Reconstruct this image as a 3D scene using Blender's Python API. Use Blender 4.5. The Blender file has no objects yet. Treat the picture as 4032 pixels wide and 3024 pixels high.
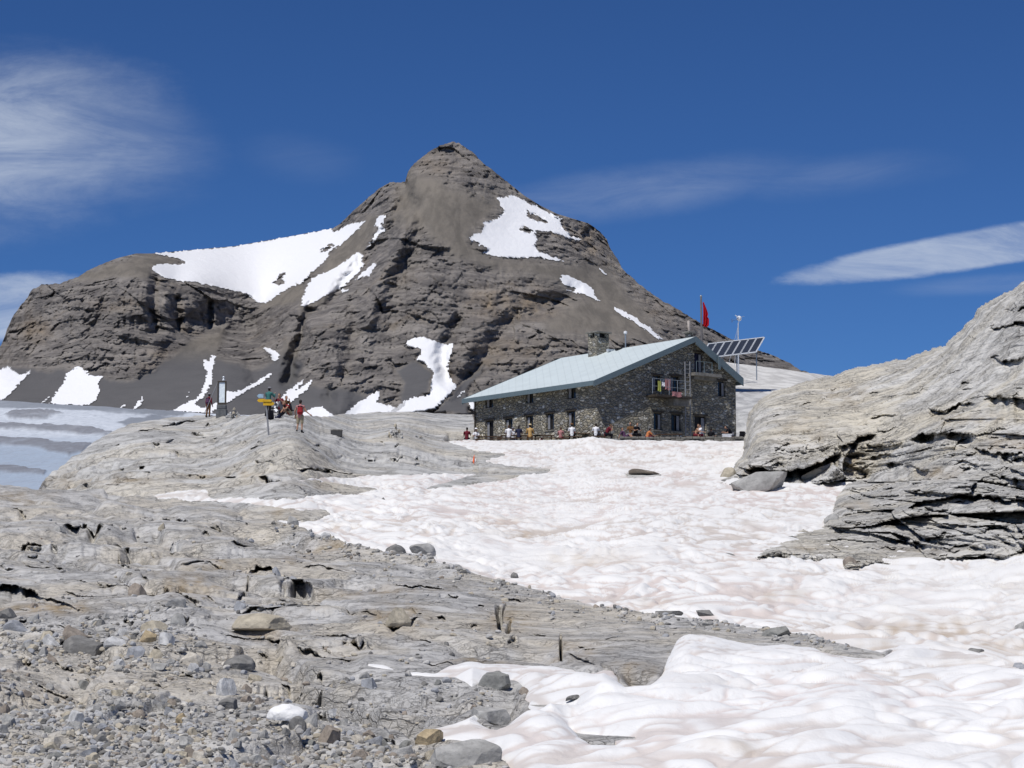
import bpy, math, random
import numpy as np
from mathutils import Vector, Matrix
R = math.radians
SC = bpy.context.scene
COL = SC.collection
# ------------------------------------------------------------------ camera
F, CX, CY, HY = 7900.0, 2016.0, 1512.0, 2400.0       # focal length and horizon, in pixels of the 4032 px wide photograph
PITCH = math.atan((HY - CY) / F)
cd = bpy.data.cameras.new('camera'); cam = bpy.data.objects.new('camera', cd); COL.objects.link(cam)
cd.sensor_width = 36; cd.lens = F / 4032 * 36; cd.clip_start = .5; cd.clip_end = 30000
cam.rotation_euler = (math.pi / 2 + PITCH, 0, 0)
SC.camera = cam
# ------------------------------------------------------------------ sun, sky, exposure
SUN = Vector((-.34, -.57, 1.10)).normalized()
sl = bpy.data.lights.new('sun', 'SUN'); sl.energy = 3.5; sl.angle = R(.53); sl.color = (1, .96, .90)
so = bpy.data.objects.new('sun', sl); COL.objects.link(so)
so.rotation_euler = SUN.to_track_quat('Z', 'Y').to_euler(); so.location = (0, 0, 300)
W = bpy.data.worlds.new('World'); SC.world = W; W.use_nodes = True
SC.view_settings.view_transform = 'Standard'; SC.view_settings.look = 'None'
SC.view_settings.exposure = 0.12; SC.view_settings.gamma = 1; SC.view_settings.use_curve_mapping = False
SKY_STRENGTH = .085


class NT:                                                   # little helper to wire node trees
    def __init__(s, tree): s.t = tree; s.n = tree.nodes; s.l = tree.links
    def add(s, kind, ins=None, **kw):
        n = s.n.new('ShaderNode' + kind)
        for k, v in kw.items(): setattr(n, k, v)
        for k, v in (ins or {}).items():
            if isinstance(v, bpy.types.NodeSocket): s.l.new(v, n.inputs[k])
            else: n.inputs[k].default_value = v
        return n
    def math(s, op, a, b=None, clamp=False):
        ins = {0: a}
        if b is not None: ins[1] = b
        return s.add('Math', ins, operation=op, use_clamp=clamp).outputs[0]
    def ramp(s, fac, stops, interp='LINEAR'):
        n = s.add('ValToRGB', {0: fac}); n.color_ramp.interpolation = interp
        e = n.color_ramp.elements
        while len(e) < len(stops): e.new(.5)
        for i, (p, c) in enumerate(stops):
            e[i].position = p; e[i].color = (c, c, c, 1) if not isinstance(c, tuple) else (*c, 1)
        return n.outputs[0]
    def mix(s, fac, a, b, mode='MIX'):
        n = s.add('Mix', data_type='RGBA', blend_type=mode)
        for k, v in ((0, fac), (6, a), (7, b)):
            if isinstance(v, bpy.types.NodeSocket): s.l.new(v, n.inputs[k])
            else: n.inputs[k].default_value = v if not isinstance(v, tuple) or len(v) == 4 else (*v, 1)
        return n.outputs[2]
    def noise(s, vec, scale, detail=4, rough=.55, dist=0):
        return s.add('TexNoise', {'Vector': vec, 'Scale': scale, 'Detail': detail, 'Roughness': rough, 'Distortion': dist}).outputs[0]
    def mapping(s, vec, scale=(1, 1, 1), rot=(0, 0, 0), loc=(0, 0, 0)):
        return s.add('Mapping', {'Vector': vec, 'Location': loc, 'Rotation': rot, 'Scale': scale}).outputs[0]
    def smooth(s, v, a, b, lo=0., hi=1.):
        return s.add('MapRange', {0: v, 1: a, 2: b, 3: lo, 4: hi}, interpolation_type='SMOOTHSTEP').outputs[0]


def dirxy(px, py):                                          # photo pixel -> horizontal and vertical ratio of its direction
    a = (px - CX) / F; b = (CY - py) / F
    fy = math.cos(PITCH) - b * math.sin(PITCH); fz = math.sin(PITCH) + b * math.cos(PITCH)
    return a / fy, fz / fy


def build_world():
    t = NT(W.node_tree); t.n.clear()
    sky = t.add('TexSky'); sky.sky_type = 'NISHITA'; sky.sun_disc = False
    sky.sun_elevation = math.asin(SUN.z); sky.sun_rotation = math.atan2(SUN.x, SUN.y)
    sky.altitude = 3000; sky.air_density = 1.0; sky.dust_density = .6; sky.ozone_density = 2.2
    tc = t.add('TexCoord').outputs['Generated']
    sx = t.add('SeparateXYZ', {0: tc})
    yy = t.math('MAXIMUM', sx.outputs[1], .02)
    u = t.math('DIVIDE', sx.outputs[0], yy); v = t.math('DIVIDE', sx.outputs[2], yy)
    uv = t.add('CombineXYZ', {0: u, 1: v, 2: 0.0}).outputs[0]
    warp = t.noise(t.mapping(uv, (9, 20, 1)), 1.0, 9, .68)
    wisp = t.noise(t.mapping(uv, (10, 42, 1), (0, 0, R(-14))), 1.0, 9, .68, .7)
    tot = None
    #       centre px      half size px  tilt  strength
    for (x, y, rx, ry, tilt, st, soft) in ((-60, 560, 900, 480, -4, 0.60, .95), (420, 560, 520, 330, 12, .26, .95), (40, 1210, 460, 150, -6, .62, .35),
                                     (2550, 745, 860, 130, -8, .17, .85), (3300, 690, 620, 110, -6, .10, .9),
                                     (3800, 985, 860, 84, -9.5, .62, .3), (3900, 1120, 520, 50, -4, .10, .8), (1180, 620, 300, 130, 8, .045, .95)):
        cu, cv = dirxy(x, y)
        du = t.math('SUBTRACT', u, cu); dv = t.math('SUBTRACT', v, cv)
        c, s = math.cos(R(-tilt)), math.sin(R(-tilt))
        a = t.math('ADD', t.math('MULTIPLY', du, c), t.math('MULTIPLY', dv, s))
        b = t.math('SUBTRACT', t.math('MULTIPLY', dv, c), t.math('MULTIPLY', du, s))
        a = t.math('DIVIDE', a, rx / F); b = t.math('DIVIDE', b, ry / F)
        r = t.math('SQRT', t.math('ADD', t.math('MULTIPLY', a, a), t.math('MULTIPLY', b, b)))
        r = t.math('ADD', r, t.math('MULTIPLY', t.math('SUBTRACT', warp, .5), .85))
        m = t.smooth(r, 1.0, 1.0 - soft, 0., st)
        m = t.math('MULTIPLY', m, t.smooth(wisp, .28, .66, .35, 1.))
        tot = m if tot is None else t.math('MAXIMUM', tot, m)
    tot = t.math('MULTIPLY', tot, t.smooth(sx.outputs[1], .05, .3))
    blue = t.mix(1.0, sky.outputs[0], (.27, .485, .80, 1), 'MULTIPLY')
    col = t.mix(tot, blue, (6.9, 7.6, 8.6, 1))
    bg = t.add('Background', {0: col, 1: SKY_STRENGTH})
    out = t.add('OutputWorld'); t.l.new(bg.outputs[0], out.inputs[0])
build_world()


# ------------------------------------------------------------------ numpy helpers
def P(x, y, Y):
    """photo pixel and forward distance (metres) -> world point(s)"""
    x, y, Y = np.broadcast_arrays(np.asarray(x, float), np.asarray(y, float), np.asarray(Y, float))
    a = (x - CX) / F; b = (CY - y) / F
    cp, sp = math.cos(PITCH), math.sin(PITCH)
    fy = cp - b * sp
    return np.stack([a / fy * Y, Y, (sp + b * cp) / fy * Y], -1)

def proj(p):
    p = np.asarray(p, float); cp, sp = math.cos(PITCH), math.sin(PITCH)
    d = p[..., 1] * cp + p[..., 2] * sp; u = -p[..., 1] * sp + p[..., 2] * cp
    return CX + F * p[..., 0] / d, CY - F * u / d

_rng = np.random.RandomState(7)
_perm = np.tile(_rng.permutation(256), 3)
_g = _rng.normal(size=(256, 3)); _g /= np.linalg.norm(_g, axis=1)[:, None]
_rv = _rng.rand(256)

def perlin(x, y, z=0.0):
    x, y, z = np.broadcast_arrays(np.asarray(x, float), np.asarray(y, float), np.asarray(z, float))
    xi = np.floor(x).astype(int); yi = np.floor(y).astype(int); zi = np.floor(z).astype(int)
    xf, yf, zf = x - xi, y - yi, z - zi
    xi &= 255; yi &= 255; zi &= 255
    f = lambda t: t * t * t * (t * (t * 6 - 15) + 10)
    u, v, w = f(xf), f(yf), f(zf)
    def gr(a, b, c):
        h = _perm[_perm[_perm[xi + a] + yi + b] + zi + c]; g = _g[h]
        return g[..., 0] * (xf - a) + g[..., 1] * (yf - b) + g[..., 2] * (zf - c)
    l = lambda t, a, b: a + t * (b - a)
    return l(w, l(v, l(u, gr(0,0,0), gr(1,0,0)), l(u, gr(0,1,0), gr(1,1,0))),
                l(v, l(u, gr(0,0,1), gr(1,0,1)), l(u, gr(0,1,1), gr(1,1,1)))) * 1.6

def fbm(x, y, z=0.0, o=4, gain=.5, ridged=False):
    s = 0; a = 1; n = 0
    for i in range(o):
        k = 2.03 ** i; v = perlin(np.asarray(x) * k + 17.3 * i, np.asarray(y) * k + 5.1 * i, np.asarray(z) * k + 9.7 * i)
        if ridged: v = 1 - 2 * np.abs(v)
        s = s + a * v; n += a; a *= gain
    return s / n

def voro(x, y):
    """2-D cells: distance to nearest, difference to second (crack lines), random value"""
    xi = np.floor(x).astype(int); yi = np.floor(y).astype(int)
    d1 = np.full(x.shape, 9.); d2 = np.full(x.shape, 9.); rv = np.zeros(x.shape)
    for a in (-1, 0, 1):
        for b in (-1, 0, 1):
            h = _perm[_perm[(xi + a) & 255] + ((yi + b) & 255)]
            px = xi + a + _rv[h]; py = yi + b + _rv[(h * 7 + 31) & 255]
            d = np.hypot(px - x, py - y); near = d < d1
            d2 = np.where(near, d1, np.minimum(d2, d)); rv = np.where(near, _rv[(h * 13 + 5) & 255], rv); d1 = np.where(near, d, d1)
    return d1, d2 - d1, rv

def facets(u, v, tilt=.9):
    """broken blocks: every cell is a plane with its own height and tilt; also the distance to the joint"""
    xi = np.floor(u).astype(int); yi = np.floor(v).astype(int)
    d1 = np.full(u.shape, 9.); d2 = np.full(u.shape, 9.); h = np.zeros(u.shape)
    for a in (-1, 0, 1):
        for b in (-1, 0, 1):
            k = _perm[_perm[(xi + a) & 255] + ((yi + b) & 255)]
            cx = xi + a + _rv[k]; cy = yi + b + _rv[(k * 7 + 31) & 255]
            d = np.hypot(cx - u, cy - v); near = d < d1; d2 = np.where(near, d1, np.minimum(d2, d)); d1 = np.where(near, d, d1)
            hh = _rv[(k * 13 + 5) & 255] - .5 + tilt * ((u - cx) * (_rv[(k * 3 + 77) & 255] - .5) + (v - cy) * (_rv[(k * 11 + 19) & 255] - .5))
            h = np.where(near, hh, h)
    return h, d2 - d1

def sstep(v, a, b):
    t = np.clip((v - a) / (b - a), 0, 1); return t * t * (3 - 2 * t)

def terrace(q, s, sharp=.12):
    k = q / s; f = k - np.floor(k)
    return (np.floor(k) + sstep(f, 1 - sharp, 1.)) * s - q

class TPS:                                                  # smooth log-distance surface through (px, py, Y) points
    def __init__(s, pts):
        p = np.array(pts, float); s.c = p[:, :2] / 1000; v = np.log(p[:, 2]); n = len(p)
        K = s.k(s.c, s.c) + np.eye(n) * 1e-3; Q = np.c_[np.ones(n), s.c]
        A = np.block([[K, Q], [Q.T, np.zeros((3, 3))]])
        s.w = np.linalg.solve(A, np.r_[v, 0, 0, 0])
    def k(s, a, b):
        r2 = ((a[:, None, :] - b[None]) ** 2).sum(-1); return .5 * r2 * np.log(r2 + 1e-12)
    def __call__(s, x, y):
        x, y = np.broadcast_arrays(np.clip(np.asarray(x, float), -700, 4700), np.asarray(y, float)); sh = x.shape
        q = np.c_[x.ravel(), y.ravel()] / 1000; out = np.empty(len(q))
        for i in range(0, len(q), 60000):
            j = q[i:i + 60000]; out[i:i + 60000] = s.k(j, s.c) @ s.w[:-3] + s.w[-3] + j @ s.w[-2:]
        return np.exp(out).reshape(sh)

def sdist(x, y, poly, sy=1.0):
    """signed distance in px, positive inside"""
    x, y = np.broadcast_arrays(np.asarray(x, float), np.asarray(y, float))
    p = np.array(poly, float); q = np.roll(p, -1, 0)
    d = np.full(x.shape, 1e18); ins = np.zeros(x.shape, bool)
    for (ax, ay), (bx, by) in zip(p, q):
        ex, ey = bx - ax, (by - ay) * sy; L = ex * ex + ey * ey + 1e-9
        wx, wy = x - ax, (y - ay) * sy
        t = np.clip((wx * ex + wy * ey) / L, 0, 1)
        d = np.minimum(d, (wx - t * ex) ** 2 + (wy - t * ey) ** 2)
        if ay != by:
            c = (ay > y) != (by > y); xx = (bx - ax) * (y - ay) / (by - ay) + ax
            ins ^= c & (x < xx)
    return np.sqrt(d) * np.where(ins, 1, -1)

def ldist(x, y, line):
    """distance to an open polyline, in px"""
    d = np.full(np.shape(x), 1e18); p = np.array(line, float)
    for (ax, ay), (bx, by) in zip(p[:-1], p[1:]):
        ex, ey = bx - ax, by - ay; t = np.clip(((x - ax) * ex + (y - ay) * ey) / (ex * ex + ey * ey + 1e-9), 0, 1)
        d = np.minimum(d, (x - ax - t * ex) ** 2 + (y - ay - t * ey) ** 2)
    return np.sqrt(d)

def lips(x, y, L, jit=None):
    """undercut ledges: below each lip line the surface steps back"""
    x, y = np.broadcast_arrays(x, y); out = np.zeros(x.shape); yj = y if jit is None else y + jit
    for line, A, ln in L:
        p = np.array(line, float); x0, x1 = p[0, 0], p[-1, 0]
        m = (x > x0) & (x < x1) & (yj > p[:, 1].min() - 60) & (yj < p[:, 1].max() + 60 + 2 * ln)
        if not m.any(): continue
        X, Yj = x[m], yj[m]; k = min(1, ln / 16)
        i_ = int(x0) % 97; rag = perlin(X * .045, i_ * 1.3, .5) * 6 + perlin(X * .14, i_ * 2.1, .5) * 3; rag = rag * k + 3 * np.floor(2 * perlin(X * .03, i_ + .5, 2.5)) * min(1, ln / 20)
        ly = np.interp(X, p[:, 0], p[:, 1]) + rag; dy = Yj - ly
        fade = sstep(X, x0, x0 + .2 * (x1 - x0)) * sstep(-X, -x1, -x1 + .2 * (x1 - x0)) * (.55 + .45 * sstep(perlin(X * .02, x0 * .1 + .3, 4.), -.3, .2))
        prof = np.where(dy > 0, sstep(dy, 0, 3) * (1 - sstep(dy, ln * .35, ln * (.8 + .5 * fade))), 0)
        out[m] += A * prof * fade - .18 * A * np.exp(-((dy + 7) / 9) ** 2) * fade * (dy < 2)
    return out

def small_lips(n, seed, region, slope, lo, hi, A, ln):
    """short random joints and ledge edges inside a polygon"""
    r = np.random.RandomState(seed); out = []; pl = np.array(region)
    while len(out) < n:
        x0 = r.uniform(pl[:, 0].min(), pl[:, 0].max()); y0 = r.uniform(pl[:, 1].min(), pl[:, 1].max())
        if sdist(np.array([x0]), np.array([y0]), region)[0] < 0 or perlin(x0 * .006, y0 * .012, 5.5) < -.12: continue
        w = r.uniform(lo, hi) * (.5 + .5 * r.rand()); sl = slope + r.normal() * .12
        out.append(([(x0 - w / 2, y0 - sl * w / 2 + r.normal() * 3), (x0, y0 + r.normal() * 4), (x0 + w / 2, y0 + sl * w / 2)], A * r.uniform(.5, 1.4), ln * r.uniform(.6, 1.5)))
    return out

def cols(a, b, st, left=0, right=0):
    """column positions: even inside the picture, widening outside it so that the sheets run on past the frame"""
    e = lambda L: np.cumsum(st * 1.06 ** np.arange(200))[np.cumsum(st * 1.06 ** np.arange(200)) < L]
    return np.concatenate([a - e(left)[::-1], np.arange(a, b, st), b + e(right)])

def Ip(pts):
    p = np.array(pts, float); return lambda x: np.interp(x, p[:, 0], p[:, 1])


# ------------------------------------------------------------------ mesh helpers
def raw_mesh(name, co, quads, mat=None, attrs=None, smooth=True, tris=None):
    me = bpy.data.meshes.new(name)
    co = np.ascontiguousarray(co, dtype=np.float32).reshape(-1, 3)
    quads = np.asarray(quads, dtype=np.int32); k = quads.shape[1]
    me.vertices.add(len(co)); me.vertices.foreach_set('co', co.ravel())
    me.loops.add(quads.size); me.loops.foreach_set('vertex_index', quads.ravel())
    me.polygons.add(len(quads)); me.polygons.foreach_set('loop_start', np.arange(0, quads.size, k, dtype=np.int32))
    me.update(calc_edges=True); me.validate()
    me.polygons.foreach_set('use_smooth', np.full(len(me.polygons), smooth, dtype=bool))
    for an, av in (attrs or {}).items():
        a = me.attributes.new(an, 'FLOAT', 'POINT'); a.data.foreach_set('value', np.ascontiguousarray(av, dtype=np.float32).ravel())
    if mat: me.materials.append(mat)
    return me

def link(name, me, parent=None):
    o = bpy.data.objects.new(name, me); COL.objects.link(o)
    if parent: o.parent = parent
    return o

def grid_obj(name, co, mat, attrs=None, mask=None, smooth=True, parent=None):
    """co is rows x columns x 3, mask a boolean per vertex (faces need all four)"""
    r, c = co.shape[:2]; idx = np.arange(r * c).reshape(r, c)
    q = np.stack([idx[:-1, :-1], idx[:-1, 1:], idx[1:, 1:], idx[1:, :-1]], -1).reshape(-1, 4)
    co = co.reshape(-1, 3); attrs = {k: np.broadcast_to(v, (r, c)).reshape(-1) for k, v in (attrs or {}).items()}
    if mask is not None:
        q = q[mask.reshape(-1)[q].all(1)]
        used = np.unique(q); re = np.zeros(r * c, int); re[used] = np.arange(len(used)); q = re[q]; co = co[used]
        attrs = {k: v[used] for k, v in attrs.items()}
    return link(name, raw_mesh(name, co, q, mat, attrs, smooth), parent)

def tag(o, label=None, cat=None, group=None, kind=None):
    if label: o['label'] = label
    if cat: o['category'] = cat
    if group: o['group'] = group
    if kind: o['kind'] = kind
    return o

def empty(name, loc, rz=0):
    o = bpy.data.objects.new(name, None); COL.objects.link(o); o.empty_display_size = .3
    o.location = loc; o.rotation_euler = (0, 0, rz); return o

class MB:                                                   # collects simple solids into one mesh
    def __init__(s): s.v = []; s.f = []
    def box(s, a, b, M=None):
        x0, y0, z0 = a; x1, y1, z1 = b
        return s.hexa([(x0,y0,z0),(x1,y0,z0),(x1,y1,z0),(x0,y1,z0),(x0,y0,z1),(x1,y0,z1),(x1,y1,z1),(x0,y1,z1)], M)
    def hexa(s, c, M=None):
        n = len(s.v)
        for p in c:
            p = Vector(p); s.v.append(tuple(M @ p if M else p))
        s.f += [(n+3,n+2,n+1,n),(n+4,n+5,n+6,n+7),(n,n+1,n+5,n+4),(n+1,n+2,n+6,n+5),(n+2,n+3,n+7,n+6),(n+3,n,n+4,n+7)]
        return s
    def tube(s, pts, rad, n=8, cap=True):
        pts = [Vector(p) for p in pts]; rad = rad if isinstance(rad, (list, tuple)) else [rad] * len(pts)
        base = len(s.v)
        for i, p in enumerate(pts):
            d = (pts[min(i + 1, len(pts) - 1)] - pts[max(i - 1, 0)]).normalized()
            u = d.orthogonal().normalized() if i == 0 else (u - d * u.dot(d)).normalized()
            w = d.cross(u)
            for k in range(n):
                a = 2 * math.pi * k / n; s.v.append(tuple(p + (u * math.cos(a) + w * math.sin(a)) * rad[i]))
        for i in range(len(pts) - 1):
            for k in range(n):
                a = base + i * n; s.f.append((a + k, a + (k + 1) % n, a + n + (k + 1) % n, a + n + k))
        if cap:
            s.f.append(tuple(base + k for k in range(n))[::-1]); s.f.append(tuple(base + (len(pts) - 1) * n + k for k in range(n)))
        return s
    def ball(s, c, r, seg=10, rings=7):
        c = Vector(c); r = r if isinstance(r, (tuple, list)) else (r, r, r); b = len(s.v)
        for i in range(rings + 1):
            th = math.pi * i / rings
            for k in range(seg):
                ph = 2 * math.pi * k / seg
                s.v.append((c.x + r[0] * math.sin(th) * math.cos(ph), c.y + r[1] * math.sin(th) * math.sin(ph), c.z + r[2] * math.cos(th)))
        for i in range(rings):
            for k in range(seg): s.f.append((b + i * seg + k, b + (i + 1) * seg + k, b + (i + 1) * seg + (k + 1) % seg, b + i * seg + (k + 1) % seg))
        return s
    def cap(s, a, b, ra, rb, n=10):                           # tapered capsule
        a, b = Vector(a), Vector(b); d = (b - a)
        if d.length < 1e-6: return s.ball(a, ra)
        d.normalize(); ps = []; rs = []
        for t in (-.95, -.7, -.35): ps.append(a + d * ra * t); rs.append(ra * math.sqrt(1 - t * t))
        ps += [a, b]; rs += [ra, rb]
        for t in (.35, .7, .95): ps.append(b + d * rb * t); rs.append(rb * math.sqrt(1 - t * t))
        return s.tube(ps, rs, n)
    def mesh(s, name, mat, smooth=False):
        me = bpy.data.meshes.new(name); me.from_pydata(s.v, [], s.f); me.update()
        if smooth: me.polygons.foreach_set('use_smooth', [True] * len(me.polygons))
        if mat: me.materials.append(mat)
        return me
    def build(s, name, mat, parent=None, smooth=False, bevel=0):
        o = link(name, s.mesh(name, mat, smooth), parent)
        if bevel:
            m = o.modifiers.new('bevel', 'BEVEL'); m.width = bevel; m.segments = 2
        return o


# ------------------------------------------------------------------ materials
def new_mat(name):
    m = bpy.data.materials.new(name); m.use_nodes = True
    t = NT(m.node_tree); b = m.node_tree.nodes['Principled BSDF']
    return m, t, b

def geo_pos(t): return t.add('NewGeometry').outputs['Position']

def simple(name, col, rough=.7, metal=0., var=.12, scale=6., spec=.3, bump=0):
    m, t, b = new_mat(name)
    oc = t.add('TexCoord').outputs['Object']
    n = t.noise(oc, scale, 5, .6)
    c = t.mix(t.smooth(n, .3, .7), tuple(x * (1 - var) for x in col), tuple(min(1, x * (1 + var)) for x in col))
    t.l.new(c, b.inputs['Base Color']); b.inputs['Roughness'].default_value = rough; b.inputs['Metallic'].default_value = metal
    b.inputs['Specular IOR Level'].default_value = spec
    if bump:
        bp = t.add('Bump', {'Strength': bump, 'Distance': .02, 'Height': t.noise(oc, scale * 4, 5, .6)}); t.l.new(bp.outputs[0], b.inputs['Normal'])
    return m

def limestone(name, base, warm, dark, patch, scale=1.0, aniso=(1, 1, 1), use_attr=True, bump=.5, dist=.05, tone=1.0):
    """weathered limestone: cool grey and warm beige patches, thin dark seams, coarse and fine relief"""
    m, t, b = new_mat(name)
    pos = t.mapping(geo_pos(t), aniso)
    big = t.noise(pos, .22 * scale, 5, .6, .8)
    mid = t.noise(pos, 1.1 * scale, 7, .62, .5)
    fine = t.noise(pos, 7 * scale, 8, .68)
    grain = t.noise(pos, 40 * scale, 4, .7)
    c = t.mix(t.smooth(mid, .34, .66), base, tuple(x * .74 for x in base))
    c = t.mix(t.smooth(t.math('ADD', big, t.math('MULTIPLY', mid, .35)), .60, .80), c, warm)
    c = t.mix(t.smooth(t.noise(pos, .6 * scale, 6, .7, 1.5), .60, .74), c, patch)
    seam = t.noise(t.mapping(pos, (.6, .6, 3.2)), 1.7 * scale, 6, .7, .8)
    seamm = t.math('SUBTRACT', 1.0, t.smooth(t.math('ABSOLUTE', t.math('SUBTRACT', seam, .5)), 0., .018))
    c = t.mix(t.math('MULTIPLY', seamm, .32), c, dark)
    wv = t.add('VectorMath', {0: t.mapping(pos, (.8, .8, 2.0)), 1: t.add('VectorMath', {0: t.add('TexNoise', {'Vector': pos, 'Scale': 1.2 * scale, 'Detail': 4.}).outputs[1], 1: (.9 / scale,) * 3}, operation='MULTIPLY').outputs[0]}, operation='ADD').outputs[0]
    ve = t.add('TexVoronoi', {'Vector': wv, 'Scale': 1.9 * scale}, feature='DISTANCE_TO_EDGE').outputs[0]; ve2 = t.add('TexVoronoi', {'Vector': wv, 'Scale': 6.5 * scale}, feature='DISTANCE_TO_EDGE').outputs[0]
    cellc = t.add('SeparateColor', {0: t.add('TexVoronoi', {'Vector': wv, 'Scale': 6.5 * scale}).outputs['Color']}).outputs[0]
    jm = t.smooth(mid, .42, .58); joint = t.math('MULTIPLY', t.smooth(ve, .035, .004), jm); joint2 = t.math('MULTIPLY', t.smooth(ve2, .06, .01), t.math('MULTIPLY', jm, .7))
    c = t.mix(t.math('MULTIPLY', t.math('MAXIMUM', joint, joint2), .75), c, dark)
    c = t.mix(t.math('MULTIPLY', t.math('MULTIPLY', cellc, jm), .45), c, tuple(x * .6 for x in base))
    c = t.mix(t.math('MULTIPLY', t.smooth(fine, .53, .70), .5), c, tuple(x * .42 for x in base)); c = t.mix(t.math('MULTIPLY', t.smooth(grain, .53, .66), .2), c, tuple(x * .35 for x in base))
    c = t.mix(t.math('MULTIPLY', t.smooth(fine, .47, .28), .35), c, tuple(min(1, x * 1.35) for x in base))
    if use_attr:
        at = t.add('Attribute', attribute_name='ochre').outputs['Fac']
        c = t.mix(t.math('MULTIPLY', at, t.smooth(mid, .3, .62, .35, .9)), c, (.36, .25, .11))
    t.l.new(c, b.inputs['Base Color']); b.inputs['Roughness'].default_value = .92; b.inputs['Specular IOR Level'].default_value = .2
    h = t.math('ADD', t.math('MULTIPLY', mid, 1.4), t.math('ADD', t.math('MULTIPLY', fine, .9), t.math('MULTIPLY', grain, .25)))
    h = t.math('SUBTRACT', h, t.math('MULTIPLY', seamm, .25)); h = t.math('SUBTRACT', h, t.math('MULTIPLY', joint, .8)); h = t.math('SUBTRACT', h, t.math('MULTIPLY', joint2, .35)); h = t.math('ADD', h, t.math('MULTIPLY', t.math('MULTIPLY', cellc, jm), .5))
    bp = t.add('Bump', {'Strength': bump, 'Distance': dist / scale * 1.5, 'Height': h}); t.l.new(bp.outputs[0], b.inputs['Normal'])
    return m

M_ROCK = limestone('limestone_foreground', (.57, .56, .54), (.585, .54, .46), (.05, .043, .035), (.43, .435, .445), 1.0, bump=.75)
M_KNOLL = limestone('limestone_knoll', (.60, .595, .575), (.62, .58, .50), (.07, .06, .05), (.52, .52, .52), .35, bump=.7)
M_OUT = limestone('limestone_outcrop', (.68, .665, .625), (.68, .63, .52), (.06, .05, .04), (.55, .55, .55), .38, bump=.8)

def snow_mat(name, scale, dirt=(.56, .43, .36), pink=(.66, .47, .42), clean=(.80, .805, .82), amount=1.0, lo=.42, hi=.75):
    m, t, b = new_mat(name)
    pos = geo_pos(t)
    hollow = t.add('Attribute', attribute_name='hollow').outputs['Fac']        # dust that gathers in the melt hollows
    stain = t.add('Attribute', attribute_name='stain').outputs['Fac']
    n1 = t.noise(t.mapping(pos, (1, .5, 1)), .22 * scale, 6, .65, .7)
    n2 = t.noise(t.mapping(pos, (1, .5, 1)), 1.6 * scale, 6, .65, .4)
    f = t.math('ADD', t.math('MULTIPLY', hollow, .62), t.math('ADD', t.math('MULTIPLY', n1, .45), t.math('MULTIPLY', n2, .18)))
    fac = t.math('MULTIPLY', t.smooth(f, lo, hi), .62 * amount)
    tint = t.mix(t.smooth(t.noise(pos, .13 * scale, 3), .42, .58), dirt, pink)
    c = t.mix(fac, clean, tint)
    c = t.mix(t.math('MULTIPLY', stain, t.smooth(n2, .3, .65, .35, 1.)), c, (.45, .34, .22))
    t.l.new(c, b.inputs['Base Color']); b.inputs['Roughness'].default_value = .62; b.inputs['Specular IOR Level'].default_value = .25
    h = t.math('ADD', t.noise(pos, 9 * scale, 7, .65), t.math('MULTIPLY', t.noise(pos, 60 * scale, 3, .7), .25))
    bp = t.add('Bump', {'Strength': .45, 'Distance': .03 / scale, 'Height': h}); t.l.new(bp.outputs[0], b.inputs['Normal'])
    return m
M_SNOW = snow_mat('old_snow_near', 1.0, dirt=(.50, .42, .36), pink=(.60, .49, .45), clean=(.82, .815, .80), amount=.95, lo=.34, hi=.85)
M_SNOWF = snow_mat('old_snow_field', .5, dirt=(.50, .42, .35), pink=(.58, .47, .42), clean=(.82, .81, .785), amount=1.05, lo=.35, hi=.88)
M_SNOWD = snow_mat('old_snow_far', .2, dirt=(.62, .55, .45), pink=(.66, .6, .54), amount=.8)
M_SNOWM = snow_mat('firn_mountain', .012, dirt=(.74, .72, .69), pink=(.72, .70, .68), amount=.3)


# ------------------------------------------------------------------ foreground rock slab (sheet A) and the snow on it
crestA = Ip([(-600,1875),(0,1888),(60,1900),(130,1920),(380,1925),(600,1955),(750,1966),(886,1978),(960,1990),(1040,2018),(1130,2046),(1300,2092),
    (1400,2130),(1500,2152),(1560,2165),(1600,2158),(1680,2165),(1720,2205),(1800,2225),(1900,2262),(2050,2300),(2200,2338),(2400,2382),(2600,2408),(2800,2432),(3000,2462),
    (3150,2482),(3250,2505),(3400,2552),(3470,2566),(3540,2541),(3680,2554),(3820,2582),(3906,2597),(3990,2645),(4100,2690),(4700,2800)])
tpsA = TPS([(-500,3600,10.6),(1500,3600,11),(3000,3600,11),(4600,3600,10.6),(0,3024,17),(1300,3024,17.5),(2400,3024,17),(4032,3024,16),(4600,3024,15.6),(-500,3024,17),
    (0,2700,22.5),(1300,2700,23),(2400,2700,22),(3300,2750,20.5),(4032,2740,20.5),(-500,2700,22.5),(0,2450,31.5),(1000,2450,31.5),(1800,2450,31.5),(2500,2500,29.5),(-500,2450,32),
    (-500,2150,47),(0,2150,47),(700,2150,46),(-500,1880,76),(0,1890,75),(600,1955,68),(1060,2020,60),(1500,2152,50),(2000,2286,43),(2500,2395,37),(3000,2462,33),(3430,2560,27.5),
    (3906,2597,25.5),(4600,2790,19)])
def hole(x, y, poly, edge=6, far=0):
    return sstep(sdist(x, y, poly), -2, edge)
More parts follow.
